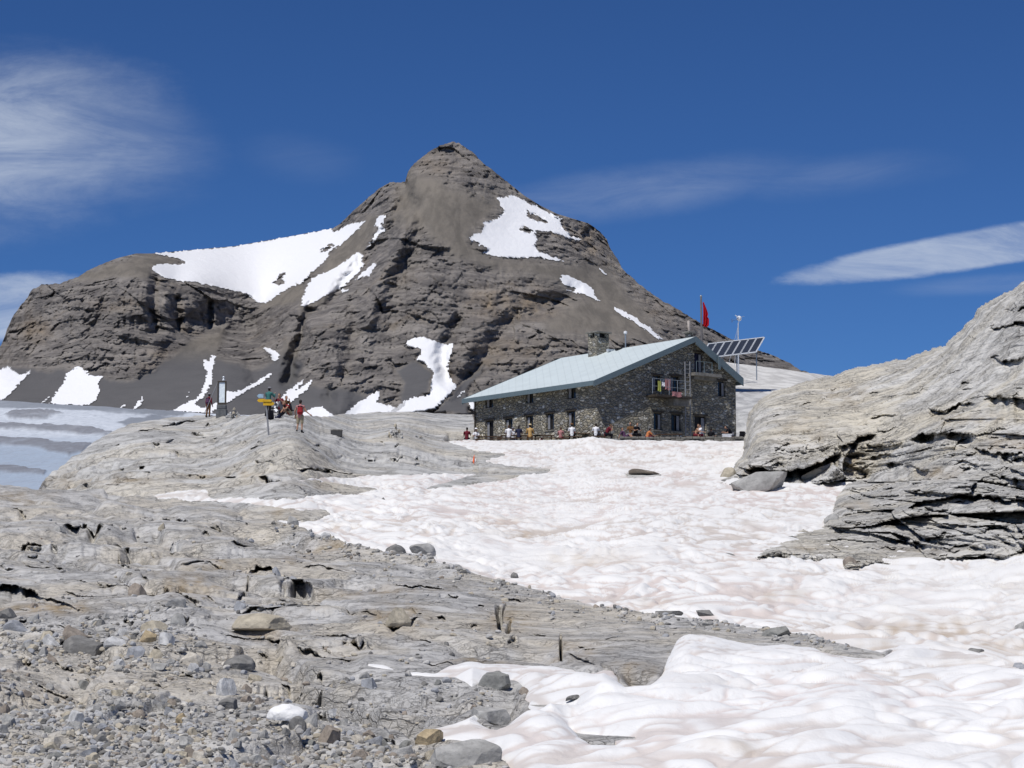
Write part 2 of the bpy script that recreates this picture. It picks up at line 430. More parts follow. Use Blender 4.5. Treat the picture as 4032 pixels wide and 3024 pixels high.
SNOW_A = [(1648,2889),(1692,2851),(1781,2832),(1825,2813),(1870,2790),(1905,2797),(1880,2822),(1905,2842),(1958,2860),(2003,2850),(2035,2822),(2060,2806),(2116,2798),(2078,2768),(2085,2748),(2062,2735),(2078,2705),
    (2040,2668),(2015,2661),(1901,2673),(1857,2685),(1820,2668),(1794,2656),(1700,2652),(1616,2645),(1590,2630),(1510,2622),(1446,2613),(1448,2600),(1509,2604),(1578,2628),(1650,2632),(1710,2638),(1742,2622),(1768,2608),
    (1838,2597),(1996,2600),(2110,2610),(2249,2623),(2338,2632),(2376,2620),(2414,2623),(2433,2645),(2439,2673),(2471,2699),(2547,2692),(2597,2654),(2648,2572),(2675,2525),(2708,2510),(2777,2517),(2867,2529),
    (2985,2536),(3089,2529),(3193,2539),(3296,2567),(3373,2577),(3480,2572),(3539,2530),(8500,2500),(8500,3700),(2150,3700),(2050,3100),(2000,3000),(1971,2975),(1962,2945),(1882,2910),(1743,2897)]
ISL = [[(2240,2856),(2290,2870),(2380,2880),(2500,2884),(2420,2895),(2420,2915),(2330,2912),(2280,2892)],     # rock showing through the near snow
       [(2078,2758),(2180,2752),(2270,2758),(2280,2768),(2200,2768),(2120,2764)]]
HOLES = [([(1953,2378),(1972,2376),(1980,2400),(1974,2470),(1962,2462),(1955,2430)], .8), ([(1972,2395),(1992,2366),(1998,2370),(1982,2400)], .4),
         ([(1990,2475),(2004,2445),(2014,2418),(2010,2470),(2000,2484)], .6), ([(2203,2500),(2210,2478),(2212,2500),(2213,2600),(2204,2598)], .7)]
LIPS_A = [([(955,2250),(985,2215),(1010,2203),(1060,2213),(1110,2246),(1160,2275),(1250,2308)], 1.8, 48), ([(930,2330),(960,2290),(985,2235)], 1.2, 30), ([(-400,2262),(0,2288),(60,2292),(140,2312),(240,2352),(350,2410)], 1.6, 44), ([(930,2700),(1000,2655),(1090,2655),(1160,2670),(1230,2715),(1310,2775)], 2.2, 62),
    ([(1500,2440),(1545,2456),(1600,2450),(1660,2424)], 1.2, 20), ([(240,2072),(330,2062),(420,2084)], 2.4, 18), ([(400,2120),(470,2108),(535,2146)], 2.2, 18), ([(625,2030),(670,2026),(725,2042)], 2.4, 14), ([(830,2430),(900,2395),(1000,2380),(1140,2400)], 1.5, 26), ([(380,2300),(470,2290),(530,2300)], 1.2, 16),
    ([(60,2120),(150,2112),(260,2130)], 2., 10), ([(900,2120),(980,2110),(1100,2135)], 2., 10), ([(1180,2220),(1260,2212),(1380,2240)], 1.5, 9), ([(700,2190),(800,2180),(930,2205)], 1.4, 9), ([(1350,2400),(1420,2392),(1500,2410)], .9, 12), ([(90,2200),(170,2196),(280,2215)], 1.3, 9), ([(550,2110),(640,2104),(700,2120)], 1.6, 8), ([(1230,2480),(1330,2476),(1480,2500)], .7, 10), ([(1850,2560),(1950,2550),(2050,2566)], .4, 7), ([(120,2660),(260,2664),(420,2700)], .5, 8),
    ([(1060,2360),(1160,2370),(1290,2400)], 1.3, 22), ([(1150,2545),(1250,2550),(1340,2565),(1420,2575)], .8, 16), ([(1660,2565),(1740,2590),(1800,2608)], .8, 14),
          ([(850,2470),(930,2480),(1180,2492)], .9, 18), ([(640,2300),(720,2330),(800,2352)], 1.2, 18), ([(240,2310),(330,2330),(480,2332)], 1.0, 16), ([(430,2170),(500,2190),(600,2215)], 1.3, 14),
          ([(20,2000),(60,2010),(110,2022)], 1.8, 12), ([(1880,2630),(1980,2612),(2100,2622),(2260,2632)], .5, 9), ([(2230,2590),(2300,2602),(2360,2625)], .6, 14), ([(1570,2300),(1650,2296),(1760,2312)], 1.2, 14)]

LIPS_A = [(l, A * (1 if k < 4 else .6), ln * (1 if k < 4 else .8)) for k, (l, A, ln) in enumerate(LIPS_A)] + small_lips(110, 3, [(-200,1960),(600,1990),(1040,2060),(1500,2200),(2000,2330),(2400,2450),(2500,2600),(2300,2600),(1800,2570),(1500,2620),(1300,2760),(600,2660),(200,2600),(-200,2560)], .16, 26, 100, .55, 8) \
    + small_lips(60, 4, [(-200,2600),(800,2700),(1600,2800),(1700,2880),(1400,3060),(-200,3060)], .16, 30, 130, .16, 7)

def ledge(q, s, w=.12, groove=.35):
    """stepped beds: flat treads, a steep face and an undercut crack at its foot"""
    k = q / s; f = k - np.floor(k)
    return (np.floor(k) + sstep(f, 1 - w, 1.) - groove * sstep(f, 1 - 2.1 * w, 1 - 1.3 * w) * (1 - sstep(f, 1 - w, 1 - .4 * w))) * s - q

def rock_relief(x, y, p, amp=1.0):
    """bedding ledges, blocks and joints of the slab, in metres of height; p is the undisturbed surface"""
    X, Y = p[..., 0], p[..., 1]
    wx = X + .8 * perlin(X * .5, Y * .35, 3.); wy = Y + .8 * perlin(X * .5, Y * .35, 8.)
    near = 1 - sstep(Y, 24, 48)
    mask = sstep(fbm(X * .20, Y * .11, 4.2, 3), -.20, .16); mask2 = sstep(fbm(X * .3, Y * .16, 12.2, 3), -.1, .15)
    q = p[..., 2] * .8 + .15 * X - .02 * Y + .34 * fbm(wx * .13, wy * .19, 2.2, 3, .45) + .03 * fbm(wx * .3, wy * 1.0, 5.0, 2)
    h = .24 * fbm(wx * .16, wy * .11, 1.5, 3)
    h += 1.0 * ledge(q, .34, .09) * mask + .8 * ledge(q + .02 * perlin(X * .5, Y * 1.4, 1.), .11, .14) * (.15 + .6 * mask2)
    u = wx * .95 + wy * .35; v = wy * .5 - wx * .22
    f1, e1 = facets(u * .34, v * .62, 1.3); h += f1 * .34 * mask - .10 * (1 - sstep(e1, 0, .035)) * (.15 + .85 * mask)
    m2 = sstep(fbm(X * .30, Y * .17, 9.1, 3), -.10, .16)
    f2, e2 = facets(u * 1.0 + 9, v * 1.5 + 4, 1.3); h += (f2 * .24 - .06 * (1 - sstep(e2, 0, .05))) * m2 * (.45 + .55 * near)
    f3, e3 = facets(u * 2.9 + 2, v * 3.9 + 1, 1.2); h += (f3 * .11 - .03 * (1 - sstep(e3, 0, .08))) * m2 * mask2 * (.25 + .75 * near)
    f4, e4 = facets(u * 7.5 + 2, v * 9.5 + 1, 1.2); h += f4 * .04 * sstep(fbm(X * .5, Y * .3, 19.1, 2), -.1, .2) * near
    h += .030 * fbm(X * 3, Y * 2.2, 6., 4, .6) * (.4 + .6 * mask) + .012 * fbm(X * 11, Y * 8, 6., 3, .6)
    return h * amp

def blur(h, n=1):
    """softens a height grid a little so that steep steps span several rows of the mesh"""
    if h.ndim < 2 or min(h.shape) < 8: return h
    for _ in range(n):
        g = np.pad(h, ((2, 2), (0, 0)), 'edge'); h = (g[:-4] + 4 * g[1:-3] + 6 * g[2:-2] + 4 * g[3:-1] + g[4:]) / 16
        g = np.pad(h, ((0, 0), (1, 1)), 'edge'); h = (g[:, :-2] + 2 * g[:, 1:-1] + g[:, 2:]) / 4
    return h

def surfA(x, y, rough=True):
    """rock surface: returns world points"""
    Yb = tpsA(x, y)
    sc = 7900 / np.maximum(Yb, 1)
    jit = 7 * perlin(x * .012, y * .02, 2.) + 3 * perlin(x * .05, y * .07, 2.)
    p = P(x, y, Yb + lips(x, y, LIPS_A, jit))
    if not rough: return p, None
    cr = crestA(x); near_crest = sstep(y - cr, 0, 70)
    smooth_zone = sstep(sdist(x, y, [(1500,2240),(1750,2270),(2100,2330),(2600,2430),(3500,2560),(2700,2620),(2300,2600),(1900,2420),(1650,2330)]), -60, 40)   # polished grey slab
    hr = rock_relief(x, y, P(x, y, Yb), 1.0); nr_ = sstep(Yb, 24, 34); h = (blur(hr, 1) * (1 - nr_) + blur(hr, 2) * nr_) * (1 - .78 * smooth_zone)
    far = sstep(Yb, 30, 60); h *= (.65 + .7 * far)
    h = h * (.35 + .65 * near_crest) - .04
    jx = x + 4 * perlin(x * .012, y * .03, 2.); jy = y
    h *= 1 - .85 * sstep(sdist(x, y, SNOW_A), -70, -6)
    for poly, dp in HOLES: h -= dp * sstep(sdist(jx, jy, poly), -2, 5)
    ins = sdist(x, y, SNOW_A)
    for isl in ISL: ins = np.minimum(ins, -sdist(x, y, isl))
    h -= .34 * sstep(ins, -2, 26)
    p = p.copy(); p[..., 2] += h
    return p, dict(h=h, sn=ins)

def topA(x, y):
    p, inf = surfA(x, y); return np.where((inf['sn'] > 0)[..., None], P(x, y, tpsA(x, y)), p), inf

def ochre_mask(x, y, spots):
    m = np.zeros(np.shape(x))
    for (cx, cy, rx, ry, s) in spots:
        m = np.maximum(m, s * np.exp(-(((x - cx) / rx) ** 2 + ((y - cy) / ry) ** 2) ** 1.2))
    return np.clip(m * (.7 + .9 * perlin(x * .02, y * .03, 5.)), 0, 1)

OCH = [(760,2290,140,50,.8),(180,2385,190,26,1),(1560,2420,120,60,.7),(2240,2560,140,50,.6),(1990,2430,110,50,.6),(860,2200,160,40,.45),(1050,2455,110,35,.8),(600,2220,120,30,.35),
       (1500,2310,230,22,.5),(60,1945,160,22,.5),(1340,2110,200,22,.5),(1900,2590,200,25,.45),(2480,2640,120,40,.4),(1170,2170,90,30,.4),(1000,2560,160,30,.3),(380,2680,400,60,.2)]

def build_A():
    x = cols(-300, 4340, 4.0, 3500, 3500); s = np.linspace(0, 1, 600)[:, None] ** .92
    cr = crestA(x)[None]; yb = 3420.
    y = yb + s * (cr - yb); x2 = np.broadcast_to(x, y.shape)
    p, inf = surfA(x2, y)
    n = 14; back = []
    last = p[-1]; dirY = 1 + np.arange(1, n + 1)[:, None] * .9
    for k in range(n):                                     # far side of the crest, falling away behind it
        q = last.copy(); q[:, 1] += dirY[k]; q[:, 0] += q[:, 0] / last[:, 1] * dirY[k]; q[:, 2] -= .03 + .035 * dirY[k] + .004 * dirY[k] ** 2; back.append(q)
    front = []
    for k, (Yf, zf) in enumerate(((9.5, -1.72), (6, -1.75), (0, -1.7), (-12, -1.7))):      # the ground on which the photographer stands
        q = p[0].copy(); q[:, 0] = np.linspace(-30 if k > 2 else -8 - k * 5, 30 if k > 2 else 8 + k * 5, len(x)); q[:, 1] = Yf; q[:, 2] = zf; front.append(q)
    allp = np.concatenate([np.array(front[::-1]), p, np.array(back)], 0)
    och = np.zeros(allp.shape[:2]); och[4:4 + len(p)] = ochre_mask(x2, y, OCH)
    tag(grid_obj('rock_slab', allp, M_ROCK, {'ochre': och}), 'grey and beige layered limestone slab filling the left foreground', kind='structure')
    # snow on it
    xs = cols(1420, 4340, 4.0, 0, 3300); s = np.linspace(0, 1, 300)[:, None]; cr = crestA(xs)[None] - 2
    y = 3420 + s * (np.maximum(cr, 2490) - 3420); x2 = np.broadcast_to(xs, y.shape)
    ins = sdist(x2, y, SNOW_A)
    for isl in ISL: ins = np.minimum(ins, -sdist(x2, y, isl))
    Yb = tpsA(x2, y); p = P(x2, y, Yb)
    X, Y = p[..., 0], p[..., 1]
    wx = X + .5 * perlin(X * .7, Y * .4, 2.); wy = Y + .9 * perlin(X * .7, Y * .4, 6.)
    cup = fbm(wx * .5, wy * .42, 3., 2, .38); n1 = np.abs(perlin(wx * .85, wy * 1.05, 7.)); n2 = np.abs(perlin(wx * 1.9 + 3, wy * 2.2, 1.)); n3 = np.abs(perlin(wx * 1.3 - .6 * wy, wy * 1.5, 11.)); sh = 1.8 * np.minimum(n1, .5); sh2 = 1.8 * n2; sh3 = 1.8 * n3
    fl = sstep(ins, 0, 90)
    h = (.09 * cup + 0.105 * sh + .06 * sh3 + .035 * sh2 - .05 + .010 * fbm(X * 6, Y * 4, 2., 3)) * (.25 + .75 * fl)
    dm = ins / (7900 / Yb)
    lip = .075 * (1 - np.exp(-np.maximum(dm, 0) / .07)) + .05 * (1 - np.exp(-np.maximum(dm, 0) / .5))
    lip -= .5 * (dm < 0) * np.minimum(-dm / .05, 1)
    # the snow wedge stands up at its left end
    h += .16 * np.exp(-(((x2 - 2760) / 190) ** 2 + ((y - 2560) / 55) ** 2)) + .10 * np.exp(-(((x2 - 2120) / 130) ** 2 + ((y - 2880) / 50) ** 2))
    p[..., 2] += lip + h - .06
    hol = np.clip(1.0 * (1 - sstep(n1, 0, .16)) + .7 * (1 - sstep(n3, 0, .13)) + .45 * (1 - sstep(n2, 0, .10)), 0, 1) * np.clip(.75 + .8 * fbm(X * .35, Y * .3, 21., 3), .15, 1)
    stain = ochre_mask(x2, y, [(3900,2610,260,40,.35),(2900,2990,200,20,.4),(3050,2720,500,14,.25),(2350,2665,300,10,.3)])
    tag(grid_obj('snow', p, M_SNOW, {'hollow': hol, 'stain': stain}, ins > -13), 'wavy white snow with faint pink dust in the right foreground', kind='structure')
build_A()

# ------------------------------------------------------------------ middle ground: rock base and knoll (sheet B), the long snowfield on it
tpsB = TPS([(-500,2020,84),(0,2000,84),(600,2010,74),(1100,2080,64),(1500,2200,53),(2000,2330,46),(2500,2440,39.5),(3000,2510,35),(3430,2600,30.5),(4032,2680,28),(4700,2850,24),
    (1700,1980,78),(2500,2100,62),(3300,2240,52),(4032,2210,50),(4600,2210,49),(4032,2400,38),(3000,2050,70),(2200,1950,90),(2000,1850,108),(3000,1900,95),(2900,1765,130),(2400,1745,141),(1900,1742,145),(1500,1850,100),
    (185,1870,112),(600,1935,82),(600,1700,128),(1180,1703,103),(1059,1712,103),(820,1636,150),(700,1637,150),(1100,1628,126),(900,1850,92),(300,1800,118),(1330,1800,104),(1325,1722,118),(1555,1718,132),
    (1700,1700,158),(1850,1640,195),(1400,1640,185),(1250,1650,150),(3900,2000,80),(4600,1900,90),(3400,1740,130),(4500,1720,130)])
topB = Ip([(-500,1960),(0,1945),(150,1925),(172,1885),(185,1865),(215,1838),(300,1788),(390,1728),(450,1693),(520,1662),(600,1650),(700,1637),(820,1631),(920,1636),(1000,1627),(1100,1620),(1200,1632),(1280,1640),
    (1340,1630),(1450,1622),(1600,1622),(1860,1630),(1885,1738),(2300,1737),(2500,1738),(2960,1744),(3200,1745),(4700,1745)])
SNOW_B = [(589,1945),(658,1929),(772,1918),(816,1923),(826,1944),(835,1954),(886,1954),(950,1948),(1013,1951),(1095,1956),(1163,1953),(1227,1944),(1321,1937),(1378,1940),(1480,1925),(1440,1918),(1372,1909),(1296,1898),
    (1214,1890),(1150,1892),(1180,1882),(1227,1874),(1290,1869),(1353,1874),(1448,1865),(1543,1866),(1670,1861),(1765,1858),(1840,1862),(1900,1856),(1850,1875),(1796,1886),(1740,1905),(1682,1920),(1784,1908),(1850,1900),
    (1916,1890),(1999,1880),(2080,1862),(2163,1847),(2120,1840),(2075,1836),(1990,1828),(1916,1816),(1905,1808),(1923,1801),(1986,1789),(1960,1783),(1923,1781),(1870,1774),(1834,1766),(1784,1747),(1740,1737),(1760,1700),
    (8500,1700),(8500,3000),(1300,3000),(1040,2250),(1056,2037),(1171,2037),(1234,2037),(1297,2018),(1278,2004),(1171,2003),(1051,1986),(886,1973),(747,1965),(620,1963)]
ISLB = [[(2465,1862),(2480,1853),(2540,1853),(2600,1866),(2530,1872),(2475,1872)]]
LIPS_B = [([(640,1836),(700,1846),(775,1853)], 3.5, 13), ([(840,1852),(900,1862),(935,1868)], 3.5, 12), ([(980,1870),(1044,1881),(1120,1888)], 3.5, 12), ([(590,1735),(610,1737),(635,1737)], 2.5, 12),
          ([(540,1695),(590,1690),(640,1680)], 3, 9), ([(620,1668),(700,1655),(780,1648)], 3, 9), ([(1150,1838),(1220,1842),(1320,1850),(1380,1858)], 3, 12), ([(400,1880),(500,1862),(640,1868),(760,1876)], 2.2, 8),
          ([(1260,1850),(1330,1858),(1400,1862)], 2, 9), ([(1000,1815),(1050,1812),(1090,1820)], 1.5, 9), ([(300,1898),(380,1905),(520,1908)], 2.5, 10)]

LIPS_B = LIPS_B + small_lips(46, 8, [(260,1850),(460,1720),(700,1650),(1300,1650),(1560,1740),(1700,1780),(1850,1830),(1400,1860),(1100,1930),(400,1920)], .05, 24, 90, 1.6, 6)

def surfB(x, y):
    Yb = tpsB(x, y)
    jit = 4 * perlin(x * .015, y * .03, 2.) + 2 * perlin(x * .06, y * .1, 2.)
    pb = P(x, y, Yb); p = P(x, y, Yb + lips(x, y, LIPS_B, jit))
    X, Y = pb[..., 0], pb[..., 1]
    q = pb[..., 2] + .03 * X + .5 * fbm(X * .12, Y * .07, 2.2, 4) + .12 * fbm(X * .9, Y * .5, 5., 3)
    mask = sstep(fbm(X * .08, Y * .05, 4.2, 3), -.3, .3)
    h = .40 * fbm(X * .10, Y * .06, 1., 3) + .8 * ledge(q, .60, .13) * (.1 + .6 * mask) + .5 * ledge(q, .21, .16, .2) * mask * sstep(y, 1700, 1800)
    d1, d2, rv = voro(X * .45 + .2 * Y, Y * .22 - X * .05)
    f1, e1 = facets(X * .16 + .1 * Y, Y * .12 - X * .05, 1.3); f2, e2 = facets(X * .5 + .2 * Y, Y * .30 - X * .1, 1.2)
    h += ((f1 * .5 - .14 * (1 - sstep(e1, 0, .03))) * (.4 + .6 * mask) + (f2 * .22 - .08 * (1 - sstep(e2, 0, .05))) * mask) * (.25 + .75 * sstep(y, 1690, 1780))
    h += .08 * fbm(X * 1.1, Y * .5, 6., 4, .6)
    h = blur(h, 1)
    snb = sdist(x, y, SNOW_B)
    for isl in ISLB: snb = np.minimum(snb, -sdist(x, y, isl))
    wj = 5 * perlin(x * .03, y * .06, 4.) + 3 * perlin(x * .09, y * .15, 4.)
    ins = snb + wj
    h *= (1 - .8 * sstep(ins, -60, 10)) * (.45 + .55 * sstep(y - topB(x), 0, 35))
    h -= .9 * sstep(ins, 0, 30)
    p = p.copy(); p[..., 2] += h
    return p, dict(sn=ins, Yb=Yb)

def topBs(x, y):
    p, inf = surfB(x, y); return np.where((inf['sn'] > 0)[..., None], P(x, y, tpsB(x, y)) + [0, 0, .05], p), inf

def build_B():
    x = cols(-300, 4340, 4.0, 3500, 3500)
    yb = (crestA(x) + 75)[None]; yt = topB(x)[None]
    s = np.linspace(0, 1, 190)[:, None]
    y = yb + s * (yt - yb); x2 = np.broadcast_to(x, y.shape)
    p, inf = surfB(x2, y)
    last = p[-1]; back = []
    fl = sstep(x, 1850, 1890)[:, None][:, 0]
    for k in range(12):
        d = 1.2 * (k + 1) ** 1.35; q = last.copy(); q[:, 0] += q[:, 0] / last[:, 1] * d; q[:, 1] += d
        q[:, 2] += (1 - fl) * (.10 * d - (.02 * d * d + .12 * d)) - fl * .25; back.append(q)
    allp = np.concatenate([p, np.array(back)], 0)
    och = np.zeros(allp.shape[:2]); och[:len(p)] = ochre_mask(x2, y, [(1115,2010,60,26,1),(900,1850,160,16,.5),(500,1880,180,25,.45),(1150,1900,200,25,.35),(250,1870,60,40,.3)])
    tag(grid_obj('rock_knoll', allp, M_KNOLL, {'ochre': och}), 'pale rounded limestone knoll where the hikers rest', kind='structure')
    # snowfield
    x = cols(560, 4340, 4.0, 0, 3300); yb = (crestA(x) + 70)[None]; yt = (np.maximum(topB(x), 1738))[None] - 1
    s = np.linspace(0, 1, 290)[:, None]; y = yb + s * (yt - yb); x2 = np.broadcast_to(x, y.shape)
    ins = sdist(x2, y, SNOW_B)
    for isl in ISLB: ins = np.minimum(ins, -sdist(x2, y, isl))
    ins = ins + 5 * perlin(x2 * .03, y * .06, 4.) + 3 * perlin(x2 * .09, y * .15, 4.)
    Yb = tpsB(x2, y); p = P(x2, y, Yb); X, Y = p[..., 0], p[..., 1]
    wx = X + .9 * perlin(X * .4, Y * .3, 2.); wy = Y + 1.4 * perlin(X * .4, Y * .25, 6.)
    m1 = np.abs(perlin(wx * .62, wy * .46, 3.)); m2 = np.abs(perlin(wx * 1.15 + .35 * wy, wy * .72, 7.)); c1 = 2.2 * m1 - .5; c2 = 2.2 * m2 - .5; c3 = fbm(wx * .22, wy * .12, 1., 3)
    m4 = np.abs(perlin(wx * 2.4, wy * 1.3, 9.)); c4 = 2.2 * m4 - .5
    h = .085 * c1 + .07 * c2 + .18 * c3 + .045 * c4
    h *= (.3 + .7 * sstep(ins, 0, 25)) * (1 + .25 * sstep(Yb, 70, 130))
    dm = ins / (7900 / Yb); lip = .16 * (1 - np.exp(-np.maximum(dm, 0) / .15)) - .6 * np.clip(-dm / .12, 0, 1) * (dm < 0)
    dn = y - yt; h *= (.35 + .65 * sstep(dn, 0, 30))
    # mound of snow in front of the terrace and drift against the right-hand rocks
    h += .45 * np.exp(-(((x2 - 2330) / 90) ** 2 + ((y - 1752) / 16) ** 2))
    p[..., 2] += lip + h - .1
    hol = np.clip(1.0 * (1 - sstep(m1, 0, .20)) + .8 * (1 - sstep(m2, 0, .16)) + .5 * (1 - sstep(m4, 0, .12)), 0, 1) * np.clip(.75 + .9 * fbm(X * .12, Y * .08, 21., 3), .1, 1)
    stain = ochre_mask(x2, y, [(3640,2480,260,38,.85),(3400,2560,160,18,.5),(2330,2215,170,40,.55),(1990,2060,180,24,.35),(2600,2390,150,22,.4),(3060,2350,120,26,.5),(3900,2560,220,30,.7),(2050,2110,130,25,.4),(1340,2080,60,15,.25)])
    tag(grid_obj('snowfield', p, M_SNOWF, {'hollow': hol, 'stain': stain}, ins > -8), 'broad sloping snowfield with pinkish brown hollows in front of the hut', kind='structure')
build_B()

# ------------------------------------------------------------------ rocky snow slope behind the hut, right
def build_D():
    x = np.arange(2780, 3700, 4.0); top = Ip([(2780,1420),(2865,1428),(2960,1440),(3060,1452),(3150,1464),(3290,1484),(3700,1510)])(x)[None]
    s = np.linspace(0, 1, 100)[:, None]; y = 1800 + s * (top - 1800); x2 = np.broadcast_to(x, y.shape)
    T = TPS([(2780,1800,168),(3200,1800,168),(3700,1800,160),(2800,1600,176),(3200,1600,176),(2780,1470,190),(3000,1450,205),(3290,1484,215),(3700,1510,210),(3000,1530,186)])
    p = P(x2, y, T(x2, y)); X, Y = p[..., 0], p[..., 1]
    low = sstep(sdist(x2, y, [(2700,1540),(2900,1520),(2990,1535),(3060,1580),(3000,1640),(2960,1850),(2700,1850)]), -15, 15)
    h = .7 * fbm(X * .14, Y * .1, 2., 4) + .5 * fbm(X * .5, Y * .35, 12., 4, .6, True) + low * (.9 * fbm(X * .5, p[..., 2] * .6, 5., 5, .6) + .4 * fbm(X * 1.5, p[..., 2] * 1.5, 5., 3))
    p[..., 1] += h * 1.2; p[..., 2] += .3 * h
    back = []
    for k in range(8):
        q = p[-1].copy(); d = 2. * (k + 1) ** 1.5; q[:, 1] += d; q[:, 2] -= .15 * d; back.append(q)
    allp = np.concatenate([p, np.array(back)], 0); lw = np.zeros(allp.shape[:2]); lw[:len(low)] = low
    m, t, b = new_mat('dirty_snow_and_rock'); pos = geo_pos(t); n = t.noise(pos, .5, 7, .65, .6); a = t.add('Attribute', attribute_name='rocky').outputs['Fac']
    c = t.mix(t.smooth(n, .36, .66), (.66, .65, .62), (.43, .42, .40)); r = t.mix(t.smooth(n, .38, .6), (.50, .50, .49), (.30, .30, .30))
    f = t.smooth(t.math('ADD', a, t.math('MULTIPLY', t.math('SUBTRACT', n, .5), .8)), .4, .6)
    t.l.new(t.mix(f, c, r), b.inputs['Base Color']); b.inputs['Roughness'].default_value = .9
    bp = t.add('Bump', {'Strength': .5, 'Distance': .3, 'Height': n}); t.l.new(bp.outputs[0], b.inputs['Normal'])
    tag(grid_obj('slope', allp, m, {'rocky': lw}), 'creamy slope of old snow and pale rock rising behind the hut', kind='structure')
build_D()

# ------------------------------------------------------------------ right-hand rock outcrop
E_UP = [(2826,1896),(2840,1880),(2862,1862),(2888,1835),(2925,1800),(2934,1770),(2936,1720),(2940,1680),(2950,1640),(2970,1600),(3000,1572),(3040,1548),(3100,1532),(3180,1500),(3280,1486),(3330,1462),(3400,1446),(3480,1428),
        (3560,1420),(3600,1400),(3660,1382),(3720,1362),(3735,1340),(3760,1326),(3790,1300),(3815,1268),(3835,1250),(3850,1216),(3900,1190),(3950,1160),(3990,1140),(4020,1116),(4060,1095),(4200,1010),(4500,930),(7600,960),
        (7600,2210),(4010,2212),(3920,2190),(3842,2184),(3700,2200),(3600,2206),(3505,2212),(3430,2222),(3350,2238),(3325,2232),(3317,2209),(3200,2200),(3100,2196),(2972,2194),(3010,2172),(3060,2150),(3098,2124),(3140,2104),(3165,2088),
        (3190,2096),(3247,2076),(3252,2040),(3280,2030),(3286,1995),(3300,1960),(3317,1930),(3360,1900),(3411,1880),(3300,1888),(3207,1898),(3090,1908),(2990,1915),(2900,1905)]
tpsE = TPS([(2831,1890,95),(3090,1905,93),(3400,1885,91),(3250,2050,71),(2990,2190,55),(3340,2235,51.5),(3842,2188,51.5),(4300,2205,50),(3400,2050,67),(3700,2050,62),(3700,1900,74),(4000,1900,67),(4000,2050,57),(3000,1750,100),(3300,1750,97),
    (3700,1750,84),(4032,1700,77),(3300,1500,122),(3560,1425,120),(3800,1260,112),(4032,1105,104),(4400,930,100),(3000,1590,116),(2950,1700,108),(4032,1400,92),(4500,1600,76),(4500,2000,58),(3500,1600,104)])
LIPS_E = [([(2935,1812),(2960,1836),(3027,1850),(3066,1858),(3168,1846),(3239,1818),(3317,1782)], 8, 62), ([(3296,1766),(3364,1737),(3380,1721),(3455,1709)], 5, 32), ([(3580,1722),(3640,1712),(3693,1703),(3760,1705),(3850,1717)], 6, 48),
    ([(3640,1608),(3725,1619),(3780,1584),(3858,1592)], 3.5, 20), ([(3858,1556),(3944,1562),(4010,1570),(4300,1590)], 4.5, 80), ([(3810,1762),(3860,1768),(3960,1790),(4100,1790)], 4.5, 38), ([(3480,1822),(3509,1829),(3631,1846),(3680,1850)], 3.5, 80),
    ([(3510,1936),(3600,1940),(3686,1937),(3921,1962),(4100,1975)], 4, 20), ([(3305,1936),(3396,1921),(3470,1930)], 3, 26), ([(3500,2090),(3529,2097),(3584,2134),(3660,2136)], 3.5, 30), ([(3890,1868),(3921,1874),(4010,1884),(4300,1890)], 3.5, 75),
    ([(3285,2170),(3310,2168),(3364,2172),(3420,2180)], 2, 34), ([(3420,1800),(3480,1790),(3540,1800)], 2.5, 18), ([(3220,2000),(3300,1990),(3380,2010)], 2.5, 16),
    ([(3890,1290),(3960,1282),(4020,1262),(4100,1250)], 4., 14), ([(3900,1400),(3960,1420),(4040,1410)], 3.5, 34), ([(3700,2160),(3800,2150),(3900,2166)], 2, 14),
    ([(3600,2010),(3700,2016),(3800,2030)], 2, 12), ([(3850,2090),(3950,2080),(4050,2100)], 2.2, 14), ([(3420,1990),(3500,1985),(3560,2000)], 2, 12), ([(3420,1650),(3480,1630),(3540,1640)], 2, 10)]

LIPS_E = LIPS_E + small_lips(60, 15, [(3340,1900),(3700,1760),(4100,1640),(4100,2190),(3300,2200),(3060,2170)], .03, 30, 120, 1.3, 9) + small_lips(34, 16, [(2960,1800),(3000,1600),(3400,1470),(3800,1300),(4100,1150),(4100,1600),(3500,1760)], -.25, 24, 80, .9, 6)

